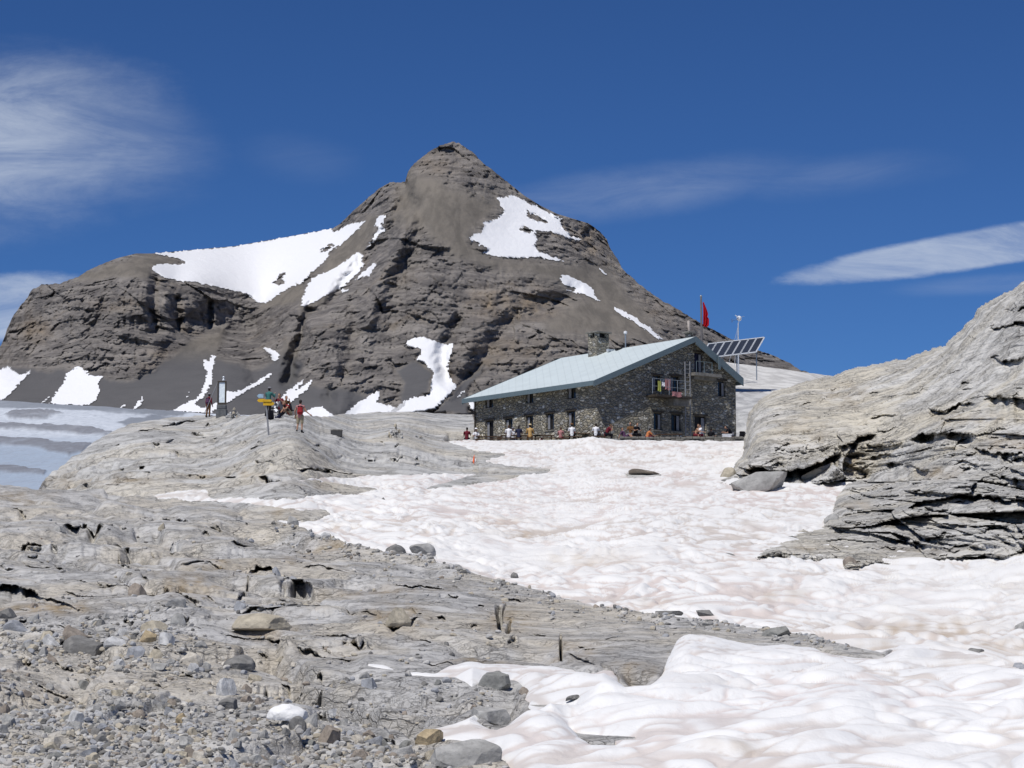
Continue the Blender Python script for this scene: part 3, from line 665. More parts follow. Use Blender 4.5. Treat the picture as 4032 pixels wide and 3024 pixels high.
def build_E():
    x = cols(2810, 4420, 3.4, 0, 3000); y = np.arange(2270, 930, -3.4)[:, None]; x2, y2 = np.broadcast_arrays(x, y)
    jx = x2 + 7 * perlin(x2 * .02, y2 * .02, 3.) + 4 * perlin(x2 * .06, y2 * .06, 3.); jy = y2 + 6 * perlin(x2 * .02, y2 * .02, 8.) + 4 * perlin(x2 * .06, y2 * .07, 8.)
    d = sdist(jx, jy, E_UP)
    Yb = np.minimum(tpsE(x2, y2), tpsB(x2, np.maximum(y2, 1760)) * .985 - 1.0 + 60 * (y2 < 1900) * sstep(-y2, -1900, -1800)); jit = 9 * perlin(x2 * .013, y2 * .02, 2.) + 4 * perlin(x2 * .04, y2 * .05, 2.) + 2 * perlin(x2 * .1, y2 * .1, 2.)
    p0 = P(x2, y2, Yb); X, Z = p0[..., 0], p0[..., 2]
    low = sstep(y2 + .12 * (x2 - 3400) + 60 * perlin(x2 * .006, y2 * .006, 3.), 1640, 1830)                       # thin-bedded lower ledges
    wz = Z + .35 * fbm(X * .22, Z * .2, 3., 4) + .05 * X
    dd = lips(x2, y2, [(l, A if A > 7 else A * (.62 if A > 4.2 else .5), ln * 1.15) if ln > 9.5 else (l, A, ln) for l, A, ln in LIPS_E], jit)
    dd += -(.9 * terrace(wz, 1.15, .35) * (.3 + .7 * sstep(fbm(X * .1, Z * .3, 17., 2), -.2, .2)) + .9 * terrace(wz + .1 * perlin(X, Z), .42, .3)) * (.12 + .88 * low) * -1 * (.7 + .6 * sstep(fbm(X * .12, Z * .15, 7., 2), -.2, .3))
    dd += .55 * fbm(X * 1.1, Z * 1.5, 9., 4, .62) * (.35 + .65 * low); dd += 1.9 * fbm(X * .13, Z * .16, 2., 4) + .8 * fbm(X * .5 - Z * .3, Z * .55, 6., 4, .55) * (.5 + .5 * low) - .28 * fbm(X * 1.5, Z * 2.2, 6., 3, .6, True) * (.4 + low)
    xw = X + .5 * perlin(X * .4, Z * .4, 2.); zw = Z + .4 * perlin(X * .4, Z * .4, 7.)
    f1, e1 = facets(xw * .17 + .10 * zw, zw * .34 - .07 * xw, 1.5); dd += f1 * (.3 + 3.2 * low) + .5 * (1 - sstep(e1, 0, .035)) * (.08 + .92 * low)
    f2, e2 = facets(xw * .5 + 3, zw * .85 - .15 * xw, 1.5); dd += f2 * (.3 + 2.3 * low) + .4 * (1 - sstep(e2, 0, .05)) * (.1 + .9 * low)
    f3, e3 = facets(xw * 1.4 + 5, zw * 2.0 - .3 * xw, 1.4); br = sstep(fbm(X * .3, Z * .3, 31., 3), -.15, .15); dd += (f3 * 1.2 + .18 * (1 - sstep(e3, 0, .07))) * (.12 + .88 * low) * (.3 + .7 * br)
    f4, e4 = facets(xw * 3.6 + 5, zw * 4.6, 1.3); dd += f4 * .45 * (.15 + .85 * low) * br
    wt = sstep(-(x2 - 3480), -60, 60) * sstep(y2, 2030, 2080); dd = dd * (1 - wt) + wt * (np.minimum(dd, 0) * .4 - .4 + .35 * (dd > 0) * np.minimum(dd, 1))
    dd += wt * (f3 * .7 + f4 * .35 + f2 * .6 - .5)
    # flowing furrows of the upper slope, running down to the left
    f = X * .75 + Z * .35; dd += (1 - low) * (.55 * fbm(f * .55, (Z - X * .4) * .14, 4., 3, .5, True) + .25 * fbm(f * 1.6, (Z - X * .4) * .5, 4., 3, .6))
    bottom = sstep(y2, 1840, 1900) * sstep(-(x2 - 3420), -40, 40) + sstep(y2, 2120, 2180)
    edge = np.clip(1 - np.maximum(d, 0) / 46., 0, 1); curl = 13 * (1 - np.sqrt(np.clip(1 - edge ** 2, 0, 1))) * (1 - .9 * np.clip(bottom, 0, 1))
    p = P(x2, y2, Yb + dd * (.3 + .7 * (1 - edge)) + curl + np.clip(-d, 0, 30) * .35 * (1 - np.clip(bottom, 0, 1)))
    och = ochre_mask(x2, y2, [(3330,1560,90,50,.4),(3150,1700,120,60,.35),(3700,1860,80,25,.6),(3980,1750,120,30,.6),(3380,1990,60,16,.6),(3180,2160,80,18,.5),(3800,1650,160,24,.4),(2960,1860,40,30,.5),(3230,1830,30,20,.7),(3350,1830,30,30,.8),(3640,2170,200,20,.25),(4020,1740,50,30,.6)])
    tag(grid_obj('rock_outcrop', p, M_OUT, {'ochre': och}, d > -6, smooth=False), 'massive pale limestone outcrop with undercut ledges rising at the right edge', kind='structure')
build_E()

# ------------------------------------------------------------------ glacier plain, far left
def build_F():
    x = cols(-300, 2000, 5.0, 3500, 0); top = Ip([(-300,1568),(0,1577),(300,1593),(620,1614),(800,1626),(1300,1650),(2000,1660)])(x)[None]
    s = np.linspace(0, 1, 120)[:, None]; y = 2000 + s * (top - 2000); x2 = np.broadcast_to(x, y.shape)
    T = TPS([(-300,2000,230),(600,2000,230),(2000,2000,240),(-300,1900,290),(600,1900,300),(-300,1750,430),(600,1750,430),(0,1660,650),(600,1680,640),(1500,1700,560),(-300,1568,1080),(700,1618,1060),(2000,1660,1000)])
    p = P(x2, y, T(x2, y)); X, Y = p[..., 0], p[..., 1]
    jx = x2 + 8 * perlin(x2 * .02, y * .05, 1.); jy = y + 4 * perlin(x2 * .012, y * .05, 1.) + 2 * perlin(x2 * .06, y * .1, 1.)
    dark = np.full(x2.shape, -99.)
    for pl in ([(-300,1655),(0,1670),(190,1676),(354,1682),(450,1706),(410,1720),(253,1701),(0,1692),(-300,1690)], [(-300,1718),(0,1722),(95,1726),(266,1745),(370,1752),(320,1785),(272,1798),(220,1786),(126,1762),(0,1752),(-300,1750)],
               [(-300,1832),(0,1836),(63,1837),(180,1856),(170,1870),(0,1857),(-300,1855)], [(13,1634),(63,1618),(209,1621),(250,1629),(177,1648),(38,1648)]):
        dark = np.maximum(dark, sdist(jx, jy, pl))
    grey = np.full(x2.shape, -99.)
    for pl in ([(-300,1500),(0,1560),(400,1560),(900,1570),(720,1634),(660,1640),(560,1634),(300,1612),(60,1606),(-300,1598)], [(455,1660),(506,1644),(600,1636),(700,1640),(620,1662),(560,1680),(500,1676)]):
        grey = np.maximum(grey, sdist(jx, jy, pl))
    dk = sstep(dark, -2, 3); gy = sstep(grey, -2, 4)
    h = 1.2 * fbm(X * .03, Y * .02, 2., 4) + dk * (.7 + .7 * fbm(X * .12, Y * .08, 2., 4)) - .5 * np.abs(fbm(X * .25, Y * .02, 4., 3)) * sstep(y, 1760, 1800)
    p[..., 2] += h * np.clip(Y / 500, .5, 1.6) * .8
    m, t, b = new_mat('glacier_ice'); pos = geo_pos(t)
    a = t.add('Attribute', attribute_name='debris').outputs['Fac']; g = t.add('Attribute', attribute_name='grey_ice').outputs['Fac']; ic = t.add('Attribute', attribute_name='ice').outputs['Fac']
    n = t.noise(t.mapping(pos, (1, .25, 1)), .12, 7, .65); n2 = t.noise(t.mapping(pos, (1, .12, 1)), .5, 6, .6)
    c = t.mix(ic, (.62, .66, .71), (.36, .43, .52)); c = t.mix(t.math('MULTIPLY', t.smooth(n2, .45, .7), .35), c, (.36, .40, .46))
    c = t.mix(t.math('MULTIPLY', g, t.smooth(n, .2, .5, .7, 1.)), c, (.25, .27, .30)); c = t.mix(t.math('MULTIPLY', a, t.smooth(n, .15, .55, .4, .9)), c, (.19, .19, .205)); fn = t.noise(t.mapping(pos, (.6, .05, 1)), .9, 7, .7); c = t.mix(t.math('MULTIPLY', t.smooth(fn, .45, .65), .45), c, (.30, .33, .38))
    t.l.new(c, b.inputs['Base Color']); b.inputs['Roughness'].default_value = .75
    bp = t.add('Bump', {'Strength': .4, 'Distance': 1.5, 'Height': n2}); t.l.new(bp.outputs[0], b.inputs['Normal'])
    tag(grid_obj('glacier', p, m, {'debris': dk, 'grey_ice': gy, 'ice': sstep(y, 1690, 1780)}), 'flat blue white glacier with dark debris bands at the far left', kind='structure')
    # valley floor far below, out to the horizon
    gp = MB(); n = 40; rad = 9000
    me = bpy.data.meshes.new('ground'); me.from_pydata([(0, 0, -14)] + [(rad * math.cos(2*math.pi*k/n), rad * math.sin(2*math.pi*k/n), -14) for k in range(n)], [], [(0, k + 1, (k + 1) % n + 1) for k in range(n)])
    me.materials.append(M_KNOLL); tag(link('ground', me), 'grey rocky ground below the snowfield', kind='structure')
build_F()

# ------------------------------------------------------------------ the mountain
z6 = lambda L: [(a * .7233, 500 + b * .7233) for a, b in L]
z7 = lambda L: [(1500 + a * .7231, 500 + b * .7231) for a, b in L]
SKYL = [(-600,1500),(-300,1440),(-120,1400),(0,1366),(14,1339),(30,1290),(51,1245),(80,1205),(108,1173),(127,1140),(166,1122),(239,1115),(304,1093),(340,1068),(405,1039),(463,1017),(535,999),(600,999),(723,988),(926,970),(1128,934),(1309,901),
    (1338,883),(1389,833),(1439,789),(1497,739),(1533,721),(1560,718),(1594,717),(1608,673),(1630,645),(1688,601),(1731,572),(1782,559),(1811,565),(1861,601),(1905,645),(1955,681),(2006,724),(2064,771),(2129,811),(2194,843),(2266,865),
    (2317,880),(2360,912),(2389,941),(2404,984),(2433,1021),(2447,1057),(2512,1115),(2585,1172),(2657,1212),(2729,1256),(2802,1295),(2874,1332),(2960,1372),(3050,1402),(3110,1430),(3150,1458),(3300,1500),(3500,1540)]
SNOWS = [z6([(830,692),(1000,675),(1280,650),(1560,600),(1805,552),(1820,575),(1870,545),(1930,520),(2000,510),(1975,540),(1920,590),(1880,630),(1850,650),(1800,680),(1790,710),(1770,740),(1720,780),(1690,800),(1680,830),(1640,855),(1560,890),
    (1500,930),(1450,970),(1400,955),(1340,915),(1250,890),(1150,870),(1050,850),(960,840),(880,820),(840,795),(820,775),(840,755),(900,745),(980,748),(1010,738),(940,715),(870,700)]),
  z6([(1640,975),(1660,980),(1690,970),(1740,940),(1800,910),(1870,880),(1920,830),(1960,790),(1990,750),(1975,720),(1980,690),(1960,680),(1930,690),(1880,730),(1800,780),(1740,800),(1690,830),(1660,880),(1640,940)]),
  z6([(1985,675),(2030,640),(2060,600),(2110,560),(2080,545),(2100,500),(2110,475),(2070,475),(2040,520),(2035,545),(2060,550),(2020,620),(1990,660)]),
  z6([(1925,845),(1970,820),(2020,820),(2055,745),(2040,735),(2000,770),(1960,800)]), z6([(1840,905),(1870,880),(1910,885),(1890,900)]),
  z7([(625,385),(680,380),(710,370),(770,395),(830,425),(900,460),(960,490),(1000,505),(980,520),(990,550),(1040,590),(1100,622),(1060,625),(1000,600),(920,575),(850,570),(840,590),(855,620),(840,650),(860,680),(940,705),(1020,738),(960,735),
    (850,715),(720,720),(620,710),(540,690),(580,670),(530,640),(480,610),(500,580),(545,570),(555,540),(540,520),(600,510),(650,480),(665,460),(650,430),(640,405)]),
  z7([(975,810),(1010,808),(1060,825),(1120,855),(1160,890),(1170,920),(1200,955),(1150,935),(1100,915),(1040,905),(980,885),(1060,890),(1000,860),(975,840)]), z7([(1170,762),(1200,772),(1250,820),(1215,803)]),
  z7([(1250,982),(1290,987),(1370,1027),(1440,1077),(1500,1128),(1550,1165),(1515,1162),(1450,1117),(1380,1068),(1300,1022)]),
  z7([(125,1185),(160,1155),(230,1138),(280,1160),(350,1185),(405,1175),(385,1240),(370,1310),(390,1390),(420,1405),(390,1450),(340,1500),(300,1545),(200,1560),(100,1575),(0,1600),(-100,1640),(-100,1620),(60,1540),(150,1480),(200,1470),(260,1460),
    (280,1330),(230,1290),(185,1275),(220,1230),(210,1210),(150,1205)]), z7([(390,1485),(440,1440),(470,1430),(460,1450),(420,1475)]), z7([(470,1490),(505,1475),(520,1560),(480,1540)]),
  z6([(0,1320),(50,1297),(80,1330),(110,1350),(170,1325),(165,1345),(110,1400),(60,1455),(20,1490),(-300,1490),(-300,1340)]),
  z6([(430,1297),(470,1325),(490,1350),(560,1360),(540,1400),(550,1440),(530,1490),(480,1520),(400,1520),(260,1510),(310,1440),(340,1400),(360,1340)]), z6([(215,1505),(280,1460),(260,1490),(235,1510)]),
  z6([(1145,1238),(1175,1250),(1165,1310),(1160,1370),(1140,1430),(1120,1470),(1060,1510),(1100,1530),(1180,1500),(1240,1440),(1290,1440),(1370,1400),(1450,1350),(1510,1325),(1440,1390),(1350,1440),(1250,1500),(1150,1560),(920,1558),(1000,1510),
    (1080,1470),(1110,1400),(1125,1330),(1100,1300),(1115,1265),(1140,1275)]),
  z6([(1410,1205),(1450,1203),(1500,1220),(1530,1245),(1500,1290),(1480,1270),(1450,1225)]), z6([(1480,1520),(1560,1440),(1640,1380),(1665,1380),(1610,1440),(1700,1370),(1710,1385),(1680,1430),(1620,1480),(1560,1530),(1500,1560)]),
  z6([(1640,1560),(1700,1530),(1750,1520),(1800,1560),(1850,1580),(1950,1500),(2065,1430),(2070,1460),(2060,1500),(2130,1520),(2150,1530),(2212,1480),(2212,1520),(2100,1600),(2000,1680),(1640,1680)]),
  z6([(720,1540),(760,1480),(790,1465),(770,1520),(740,1540)]), z6([(650,1530),(670,1510),(690,1520),(670,1535)]), z6([(1000,1490),(1045,1435),(1030,1470)])]
SLBL = ['large sweeping snowfield below the left ridge of the mountain','snow patch right of the large sweeping snowfield, above the gully','narrow broken snow strip high on the left shoulder','small ragged snow patch beside the main rock spur','tiny snow fleck under the ragged patch',
    'big forked snowfield on the upper right face of the peak','pointed snow lens lower on the right face','thin snow sliver near the right skyline','long thin snow streak above the hut roof','tall snow tongue running down the middle of the mountain foot','small snow lens beside the tall tongue',
    'snow bit just left of the hut corner','snow patch at the far left foot of the mountain','broad jagged snow patch at the left foot of the mountain','small snow sliver beside the broad jagged patch','narrow snow gully with a long ramp above the memorial panel','small hooked snow patch above the ramp gully',
    'forked snow streaks above the seated hikers','wide snow apron at the foot of the mountain','thin snow wedge at the foot of the left cliff','tiny snow spot at the foot of the left cliff','small snow wedge left of the snow gully']
HOLESM = [z7([(790,460),(850,490),(910,525),(880,520),(820,500)]), z7([(760,560),(790,550),(830,570),(780,575)]), z6([(1480,850),(1510,840),(1530,800),(1545,800),(1530,835),(1550,850),(1520,860)]), z6([(1750,680),(1800,640),(1810,650),(1770,680)])]
tpsM = TPS([(-500,1640,1150),(0,1640,1150),(600,1640,1130),(1100,1660,1110),(1600,1660,1110),(2200,1640,1140),(3300,1560,1200),(-500,1450,1260),(0,1450,1210),(400,1450,1195),(900,1450,1185),(1200,1480,1170),(1500,1450,1165),(2200,1450,1195),
    (0,1370,1270),(108,1175,1345),(300,1300,1255),(300,1120,1320),(560,1300,1225),(580,1110,1270),(600,1000,1400),(760,1300,1290),(760,1140,1320),(980,1300,1365),(980,1190,1395),(1060,1210,1370),(1130,1300,1255),(1200,1240,1262),(700,1080,1370),
    (1040,1180,1415),(926,970,1530),(1250,1000,1450),(1309,901,1530),(1430,900,1440),(1480,1020,1330),(1500,1150,1265),(1400,1300,1215),(1560,850,1370),(1605,700,1420),(1782,559,1480),(1780,700,1400),(1800,900,1340),(1800,1100,1280),(1750,1300,1210),
    (2000,900,1380),(2100,800,1430),(2200,1000,1380),(2317,880,1450),(2447,1057,1450),(2300,1200,1320),(2500,1300,1300),(2800,1295,1400),(3110,1430,1400)])
SCREE = [(z7([(130,240),(300,280),(400,330),(640,400),(600,500),(480,600),(540,690),(700,720),(1020,740),(1230,760),(1500,1100),(1500,1180),(1350,1150),(900,1130),(880,1060),(1000,990),(1100,940),(970,860),(820,800),(650,790),(380,700),(250,560),(120,560),(60,520)]), 40),
    ([(340,1068),(600,999),(730,1020),(600,1060),(590,1095),(400,1095),(300,1100)], 15), ([(-500,1470),(100,1440),(330,1470),(500,1500),(620,1440),(760,1340),(900,1290),(850,1400),(1000,1450),(1100,1400),(1130,1330),(1200,1440),(1170,1500),(1500,1560),(1500,1760),(-500,1760)], 18),
    ([(1060,1160),(1190,1110),(1200,1180),(1010,1230)], 14), ([(1300,1000),(1440,850),(1500,850),(1400,1050),(1200,1250),(1180,1200)], 20), (z7([(90,1320),(180,1270),(280,1330),(260,1460),(200,1480),(100,1560),(120,1400)]), 12), (z7([(340,1500),(420,1410),(560,1290),(470,1440),(480,1560),(300,1560)]), 10)]
GULLY = [([(1594,717),(1592,800),(1560,880),(1500,960),(1400,1080),(1250,1230)], 30, 34), ([(1215,1230),(1185,1330),(1150,1420),(1140,1500)], 34, 26), ([(600,1100),(612,1180),(610,1300)], 22, 22), ([(440,1080),(420,1180),(360,1300)], 10, 40), ([(1640,800),(1620,1000),(1560,1200),(1520,1350)], 14, 50),
    ([(2250,1160),(1980,1290),(1830,1500)], 14, 40), ([(1800,1260),(1740,1400),(1760,1500)], 16, 30), ([(700,1180),(690,1280)], 16, 16), ([(820,1200),(830,1290)], 14, 14), ([(120,1180),(150,1300),(120,1400)], 12, 30), ([(1400,1200),(1380,1400),(1300,1560)], 14, 30), ([(960,1380),(1000,1500)], 10, 20)]
RIDGE = [([(1600,860),(1560,1000),(1500,1100),(1450,1250)], 20, 30), ([(1200,1230),(1300,1330),(1330,1450),(1340,1600)], 14, 50), ([(620,1330),(600,1400),(560,1420)], 12, 40), ([(300,1150),(310,1300),(400,1400)], 10, 50), ([(1870,1360),(1760,1540)], 10, 30), ([(1050,1340),(1100,1400)], 10, 30)]

def build_M():
    x = cols(-400, 3560, 4.2, 4000, 1500); top = Ip(SKYL)(x)
    rug = sstep(-x, -500, -300) + sstep(x, 1300, 1500) * sstep(-x, -2060, -1960) + sstep(x, 2290, 2380) * .9
    top = top + (4 * perlin(x * .045, 3.3) + 3 * perlin(x * .13, 7.7)) * np.clip(rug, .06, 1) - 1
    s = np.linspace(0, 1, 330)[:, None]; y = 1760 + s * (top[None] - 1760); x2 = np.broadcast_to(x, y.shape)
    Yb = tpsM(x2, y)
    sc = np.zeros(x2.shape); jx = x2 + 16 * perlin(x2 * .012, y * .012, 5.) + 6 * perlin(x2 * .05, y * .05, 5.); jy = y + 14 * perlin(x2 * .012, y * .012, 9.) + 5 * perlin(x2 * .05, y * .05, 9.)
    for pl, w in SCREE: sc = np.maximum(sc, sstep(sdist(jx, jy, pl), -w, w))
    fl_ = x2 * .8 + y * .6; gl_ = y * .8 - x2 * .6; sj = x2 + 7 * perlin(fl_ * .03, gl_ * .10, 1.) + 8 * perlin(fl_ * .06, gl_ * .30, 1.); tj = y + 5 * perlin(fl_ * .03, gl_ * .10, 6.) + 5 * perlin(fl_ * .06, gl_ * .30, 6.)
    sds = [sdist(sj, tj, pl) for pl in SNOWS]; sn = np.max(sds, 0)
    for pl in HOLESM: sn = np.minimum(sn, -sdist(sj, tj, pl))
    p0 = P(x2, y, Yb); X, Z = p0[..., 0], p0[..., 2]
    d = np.zeros(x2.shape)
    for ln, A, w in GULLY: d += A * np.exp(-(ldist(jx, jy, ln) / w) ** 2)
    for ln, A, w in RIDGE: d -= A * np.exp(-(ldist(jx, jy, ln) / w) ** 2)
    rocky = (1 - sc) * (1 - sstep(sn, -4, 10))
    wz = Z + 26 * fbm(X * .006, Z * .006, 2., 3) + .22 * X * np.sin(X * .008)
    str1 = fbm(X * .010, wz * .085, 3., 4, .6); str2 = fbm(X * .03, wz * .30, 13., 3, .6)
    d += rocky * (9 * fbm(X * .016, Z * .016, 3., 5, .6) + 9 * fbm(X * .028, Z * .022, 8., 5, .62, True) * .8 + 4.2 * str1 + 3.0 * str2 + 2.4 * fbm(X * .12, Z * .12, 5., 4, .65) + .35 * terrace(wz, 13, .4))
    xw = X + 9 * perlin(X * .02, Z * .02, 2.); zw = wz + 7 * perlin(X * .02, Z * .02, 7.)
    f1, e1 = facets(xw * .022 + .008 * zw, zw * .028, 1.6); f2, e2 = facets(xw * .065, zw * .085, 1.5); f3, e3 = facets(xw * .18, zw * .24, 1.4)
    f4, e4 = facets(xw * .42, zw * .6, 1.4)
    d += rocky * (f1 * 7 + f2 * 4.2 + f3 * 3.0 + f4 * 1.4)
    vert = X * .09 + .02 * Z                                          # buttresses and chimneys of the steep left cliff
    cliff = sstep(sdist(x2, y, [(560,1100),(1000,1160),(1020,1330),(800,1320),(600,1330),(430,1290),(400,1130)]), -20, 30)
    d += cliff * (9 * fbm(vert, Z * .008, 3., 4, .6, True)) + rocky * 5.5 * fbm(X * .07, Z * .018, 5., 4, .6)
    d += sc * (1.2 * fbm(X * .02, Z * .02, 3., 3) + .5 * fbm((X * .9 - Z * .5) * .12, Z * .02, 4., 3))
    right = sstep(x2 + y * .0, 2200, 2330) * sstep(-(y - top[None]), -60, -10); d += right * 6 * fbm(X * .06, Z * .06, 3., 4, .6, True)
    p = P(x2, y, Yb + d)
    back = []
    for k in range(10):
        q = p[-1].copy(); dd = 14. * (k + 1) ** 1.6; q[:, 0] += q[:, 0] / q[:, 1] * dd; q[:, 1] += dd; q[:, 2] -= .15 * dd + .0012 * dd * dd * (q[:, 2] > 0); back.append(q)
    allp = np.concatenate([p, np.array(back)], 0)
    def ext(a): r = np.zeros(allp.shape[:2]); r[:len(a)] = a; r[len(a):] = a[-1]; return r
    warm = ochre_mask(x2, y, [(140,1300,60,50,.7),(1960,1200,130,70,.7),(2100,1190,90,60,.7),(2020,1380,220,60,.35),(640,1430,90,60,.5),(480,1200,110,30,.35),(1750,1480,90,80,.35),(2330,940,70,70,.5),(1640,800,80,70,.35),(2600,1230,200,50,.3),(1720,650,80,50,.4)])
    foot = sc * sstep(y, 1340, 1450)
    m, t, b = new_mat('mountain_rock'); pos = geo_pos(t)
    at = lambda n: t.add('Attribute', attribute_name=n).outputs['Fac']
    n1 = t.noise(pos, .018, 6, .6, .6); n2 = t.noise(t.mapping(pos, (.5, .5, 1.7)), .075, 7, .66, .8); n3 = t.noise(pos, .35, 6, .7)
    rk = t.mix(t.smooth(n2, .34, .66), (.285, .262, .242), (.125, .116, .113)); band = t.noise(t.mapping(pos, (.25, .25, 3.4), (0, R(6), 0)), .05, 6, .7, 1.2); rk = t.mix(t.math('MULTIPLY', t.smooth(band, .52, .64), .5), rk, (.085, .082, .083)); rk = t.mix(t.math('MULTIPLY', t.smooth(band, .44, .36), .4), rk, (.36, .335, .30)); rk = t.mix(t.smooth(n1, .55, .75), rk, (.22, .19, .16)); rk = t.mix(t.math('MULTIPLY', at('warm'), .85), rk, (.30, .235, .165))
    rk = t.mix(t.math('MULTIPLY', t.smooth(n3, .55, .72), .5), rk, (.05, .046, .045))
    strk = t.noise(t.mapping(pos, (1, .3, .22), (0, R(-20), 0)), .11, 6, .7, .4); sc1 = t.mix(t.smooth(strk, .35, .65), (.20, .18, .155), (.135, .123, .108)); sc1 = t.mix(t.math('MULTIPLY', t.smooth(n3, .5, .7), .3), sc1, (.18, .16, .135)); sc1 = t.mix(at('foot'), sc1, t.mix(n2, (.135, .132, .134), (.085, .084, .088)))
    c = t.mix(at('scree'), rk, sc1); t.l.new(c, b.inputs['Base Color']); b.inputs['Roughness'].default_value = .95; b.inputs['Specular IOR Level'].default_value = .1
    hgt = t.math('ADD', n2, t.math('MULTIPLY', n3, .35)); st = t.smooth(at('scree'), 0., 1., .8, .32)
    bp = t.add('Bump', {'Strength': st, 'Distance': 6., 'Height': hgt}); t.l.new(bp.outputs[0], b.inputs['Normal'])
    tag(grid_obj('mountain', allp, m, {'scree': ext(sc), 'warm': ext(warm), 'foot': ext(foot)}), 'dark pyramid shaped rocky mountain behind the hut', kind='structure')
    # snow patches: each its own sheet a metre above the rock
    up = p - np.array([0, .45, -.35])
    up[..., 1] += .0
    for k, sd in enumerate(sds):
        msk = (sd > 0) & (sn > 0)
        if msk.sum() < 6: continue
        hol = np.full(x2.shape, .25)
        tag(grid_obj('snow_patch', up, M_SNOWM, {'hollow': hol, 'stain': np.zeros(x2.shape)}, msk), SLBL[k], kind='structure')
build_M()

# ------------------------------------------------------------------ materials of built things
def masonry():
    m, t, b = new_mat('rubble_stone_wall')
    pos = geo_pos(t); w = t.noise(pos, 1.3, 3, .5)
    wv = t.add('VectorMath', {0: pos, 1: t.add('VectorMath', {0: t.add('TexNoise', {'Vector': pos, 'Scale': 2.2, 'Detail': 2.}).outputs[1], 1: (.35, .35, .25)}, operation='MULTIPLY').outputs[0]}, operation='ADD').outputs[0]
    mp = t.mapping(wv, (2.7, 2.7, 5.4))
    v = t.add('TexVoronoi', {'Vector': mp, 'Scale': 1.0}); ve = t.add('TexVoronoi', {'Vector': mp, 'Scale': 1.0}, feature='DISTANCE_TO_EDGE').outputs[0]
    rnd = t.add('SeparateColor', {0: v.outputs['Color']})
    c = t.ramp(rnd.outputs[0], [(0, (.22, .21, .18)), (.12, (.29, .265, .21)), (.34, (.36, .33, .26)), (.58, (.40, .39, .36)), (.76, (.45, .40, .29)), (.88, (.58, .54, .45)), (.95, (.85, .82, .72))], 'CONSTANT')
    c = t.mix(t.math('MULTIPLY', t.smooth(t.noise(pos, 9, 5, .65), .35, .7), .4), c, (.06, .055, .045))
    c = t.mix(t.math('MULTIPLY', t.smooth(t.noise(pos, .35, 3), .45, .6), .35), c, (.20, .19, .165))
    c = t.mix(t.smooth(ve, .05, .01), c, (.10, .095, .08))
    t.l.new(c, b.inputs['Base Color']); b.inputs['Roughness'].default_value = .9
    h = t.math('ADD', t.smooth(ve, 0, .2), t.math('ADD', t.math('MULTIPLY', rnd.outputs[1], .5), t.math('MULTIPLY', t.noise(pos, 8, 5), .3)))
    bp = t.add('Bump', {'Strength': .9, 'Distance': .12, 'Height': h}); t.l.new(bp.outputs[0], b.inputs['Normal'])
    return m
M_WALL = masonry()
def sheet_metal(name, col, period=.55):
    m, t, b = new_mat(name)
    uv = t.add('TexCoord').outputs['Object']; n = t.noise(uv, .8, 5, .6)
    x = t.add('SeparateXYZ', {0: uv}).outputs[0]; f = t.math('FRACT', t.math('DIVIDE', x, period))
    seam = t.smooth(t.math('ABSOLUTE', t.math('SUBTRACT', f, .5)), .44, .5)
    c = t.mix(t.smooth(n, .3, .7), tuple(v * .93 for v in col), col); c = t.mix(t.math('MULTIPLY', seam, .35), c, tuple(v * .6 for v in col))
    t.l.new(c, b.inputs['Base Color']); b.inputs['Roughness'].default_value = .5; b.inputs['Specular IOR Level'].default_value = .4
    bp = t.add('Bump', {'Strength': .4, 'Distance': .02, 'Height': seam}); t.l.new(bp.outputs[0], b.inputs['Normal'])
    return m
M_ROOF = sheet_metal('pale_green_sheet_roof', (.62, .69, .69))
M_FASC = simple('blue_grey_fascia', (.13, .175, .195), .5, 0, .08)
M_DARK = simple('dark_opening', (.012, .012, .014), .6)
M_FRAME = simple('dark_wood_frame', (.055, .045, .035), .7)
M_GREYW = simple('weathered_pale_wood', (.24, .245, .26), .7)
M_GLASS = simple('window_glass', (.015, .018, .022), .12, 0, .05, spec=.6)
M_STEEL = simple('galvanised_steel', (.34, .37, .39), .45, .6)
M_WHITE = simple('white_paint', (.75, .76, .78), .5)
M_PV = simple('solar_cell', (.035, .042, .06), .25, 0, .05, spec=.5)
M_ALU = simple('aluminium', (.62, .65, .68), .4, .3)
M_WOOD = simple('bench_wood', (.09, .055, .035), .8)
M_SLAB = simple('stone_slab', (.20, .19, .17), .9, 0, .3, 3, bump=.5)
def cloth(name, c, v=.15): return simple(name, c, .85, 0, v, 14, .1, bump=.4)
M_SKIN = simple('skin', (.42, .24, .16), .6, 0, .06)
M_HAIRD = simple('dark_hair', (.02, .014, .01), .6); M_HAIRB = simple('brown_hair', (.09, .05, .028), .6)
C_WHITE = cloth('white_cotton', (.78, .78, .80)); C_RED = cloth('red_fabric', (.30, .03, .035)); C_MAROON = cloth('maroon_fabric', (.14, .02, .03)); C_NAVY = cloth('navy_fabric', (.025, .028, .06))
C_TAN = cloth('tan_fabric', (.50, .32, .13)); C_BLACK = cloth('black_fabric', (.012, .012, .016)); C_GREY = cloth('grey_fabric', (.20, .20, .22)); C_TEAL = cloth('teal_fabric', (.05, .16, .15)); C_BROWN = cloth('brown_fabric', (.16, .08, .035))
C_PINK = cloth('pink_fabric', (.42, .20, .20)); C_KHAKI = cloth('khaki_fabric', (.34, .29, .20)); C_BLUE = cloth('blue_fabric', (.10, .20, .42)); C_YEL = cloth('yellow_fabric', (.36, .38, .10)); C_ORANGE = cloth('orange_fabric', (.55, .20, .08)); C_STRAW = cloth('straw_hat', (.55, .45, .28)); C_PURP = cloth('purple_fabric', (.10, .05, .10))

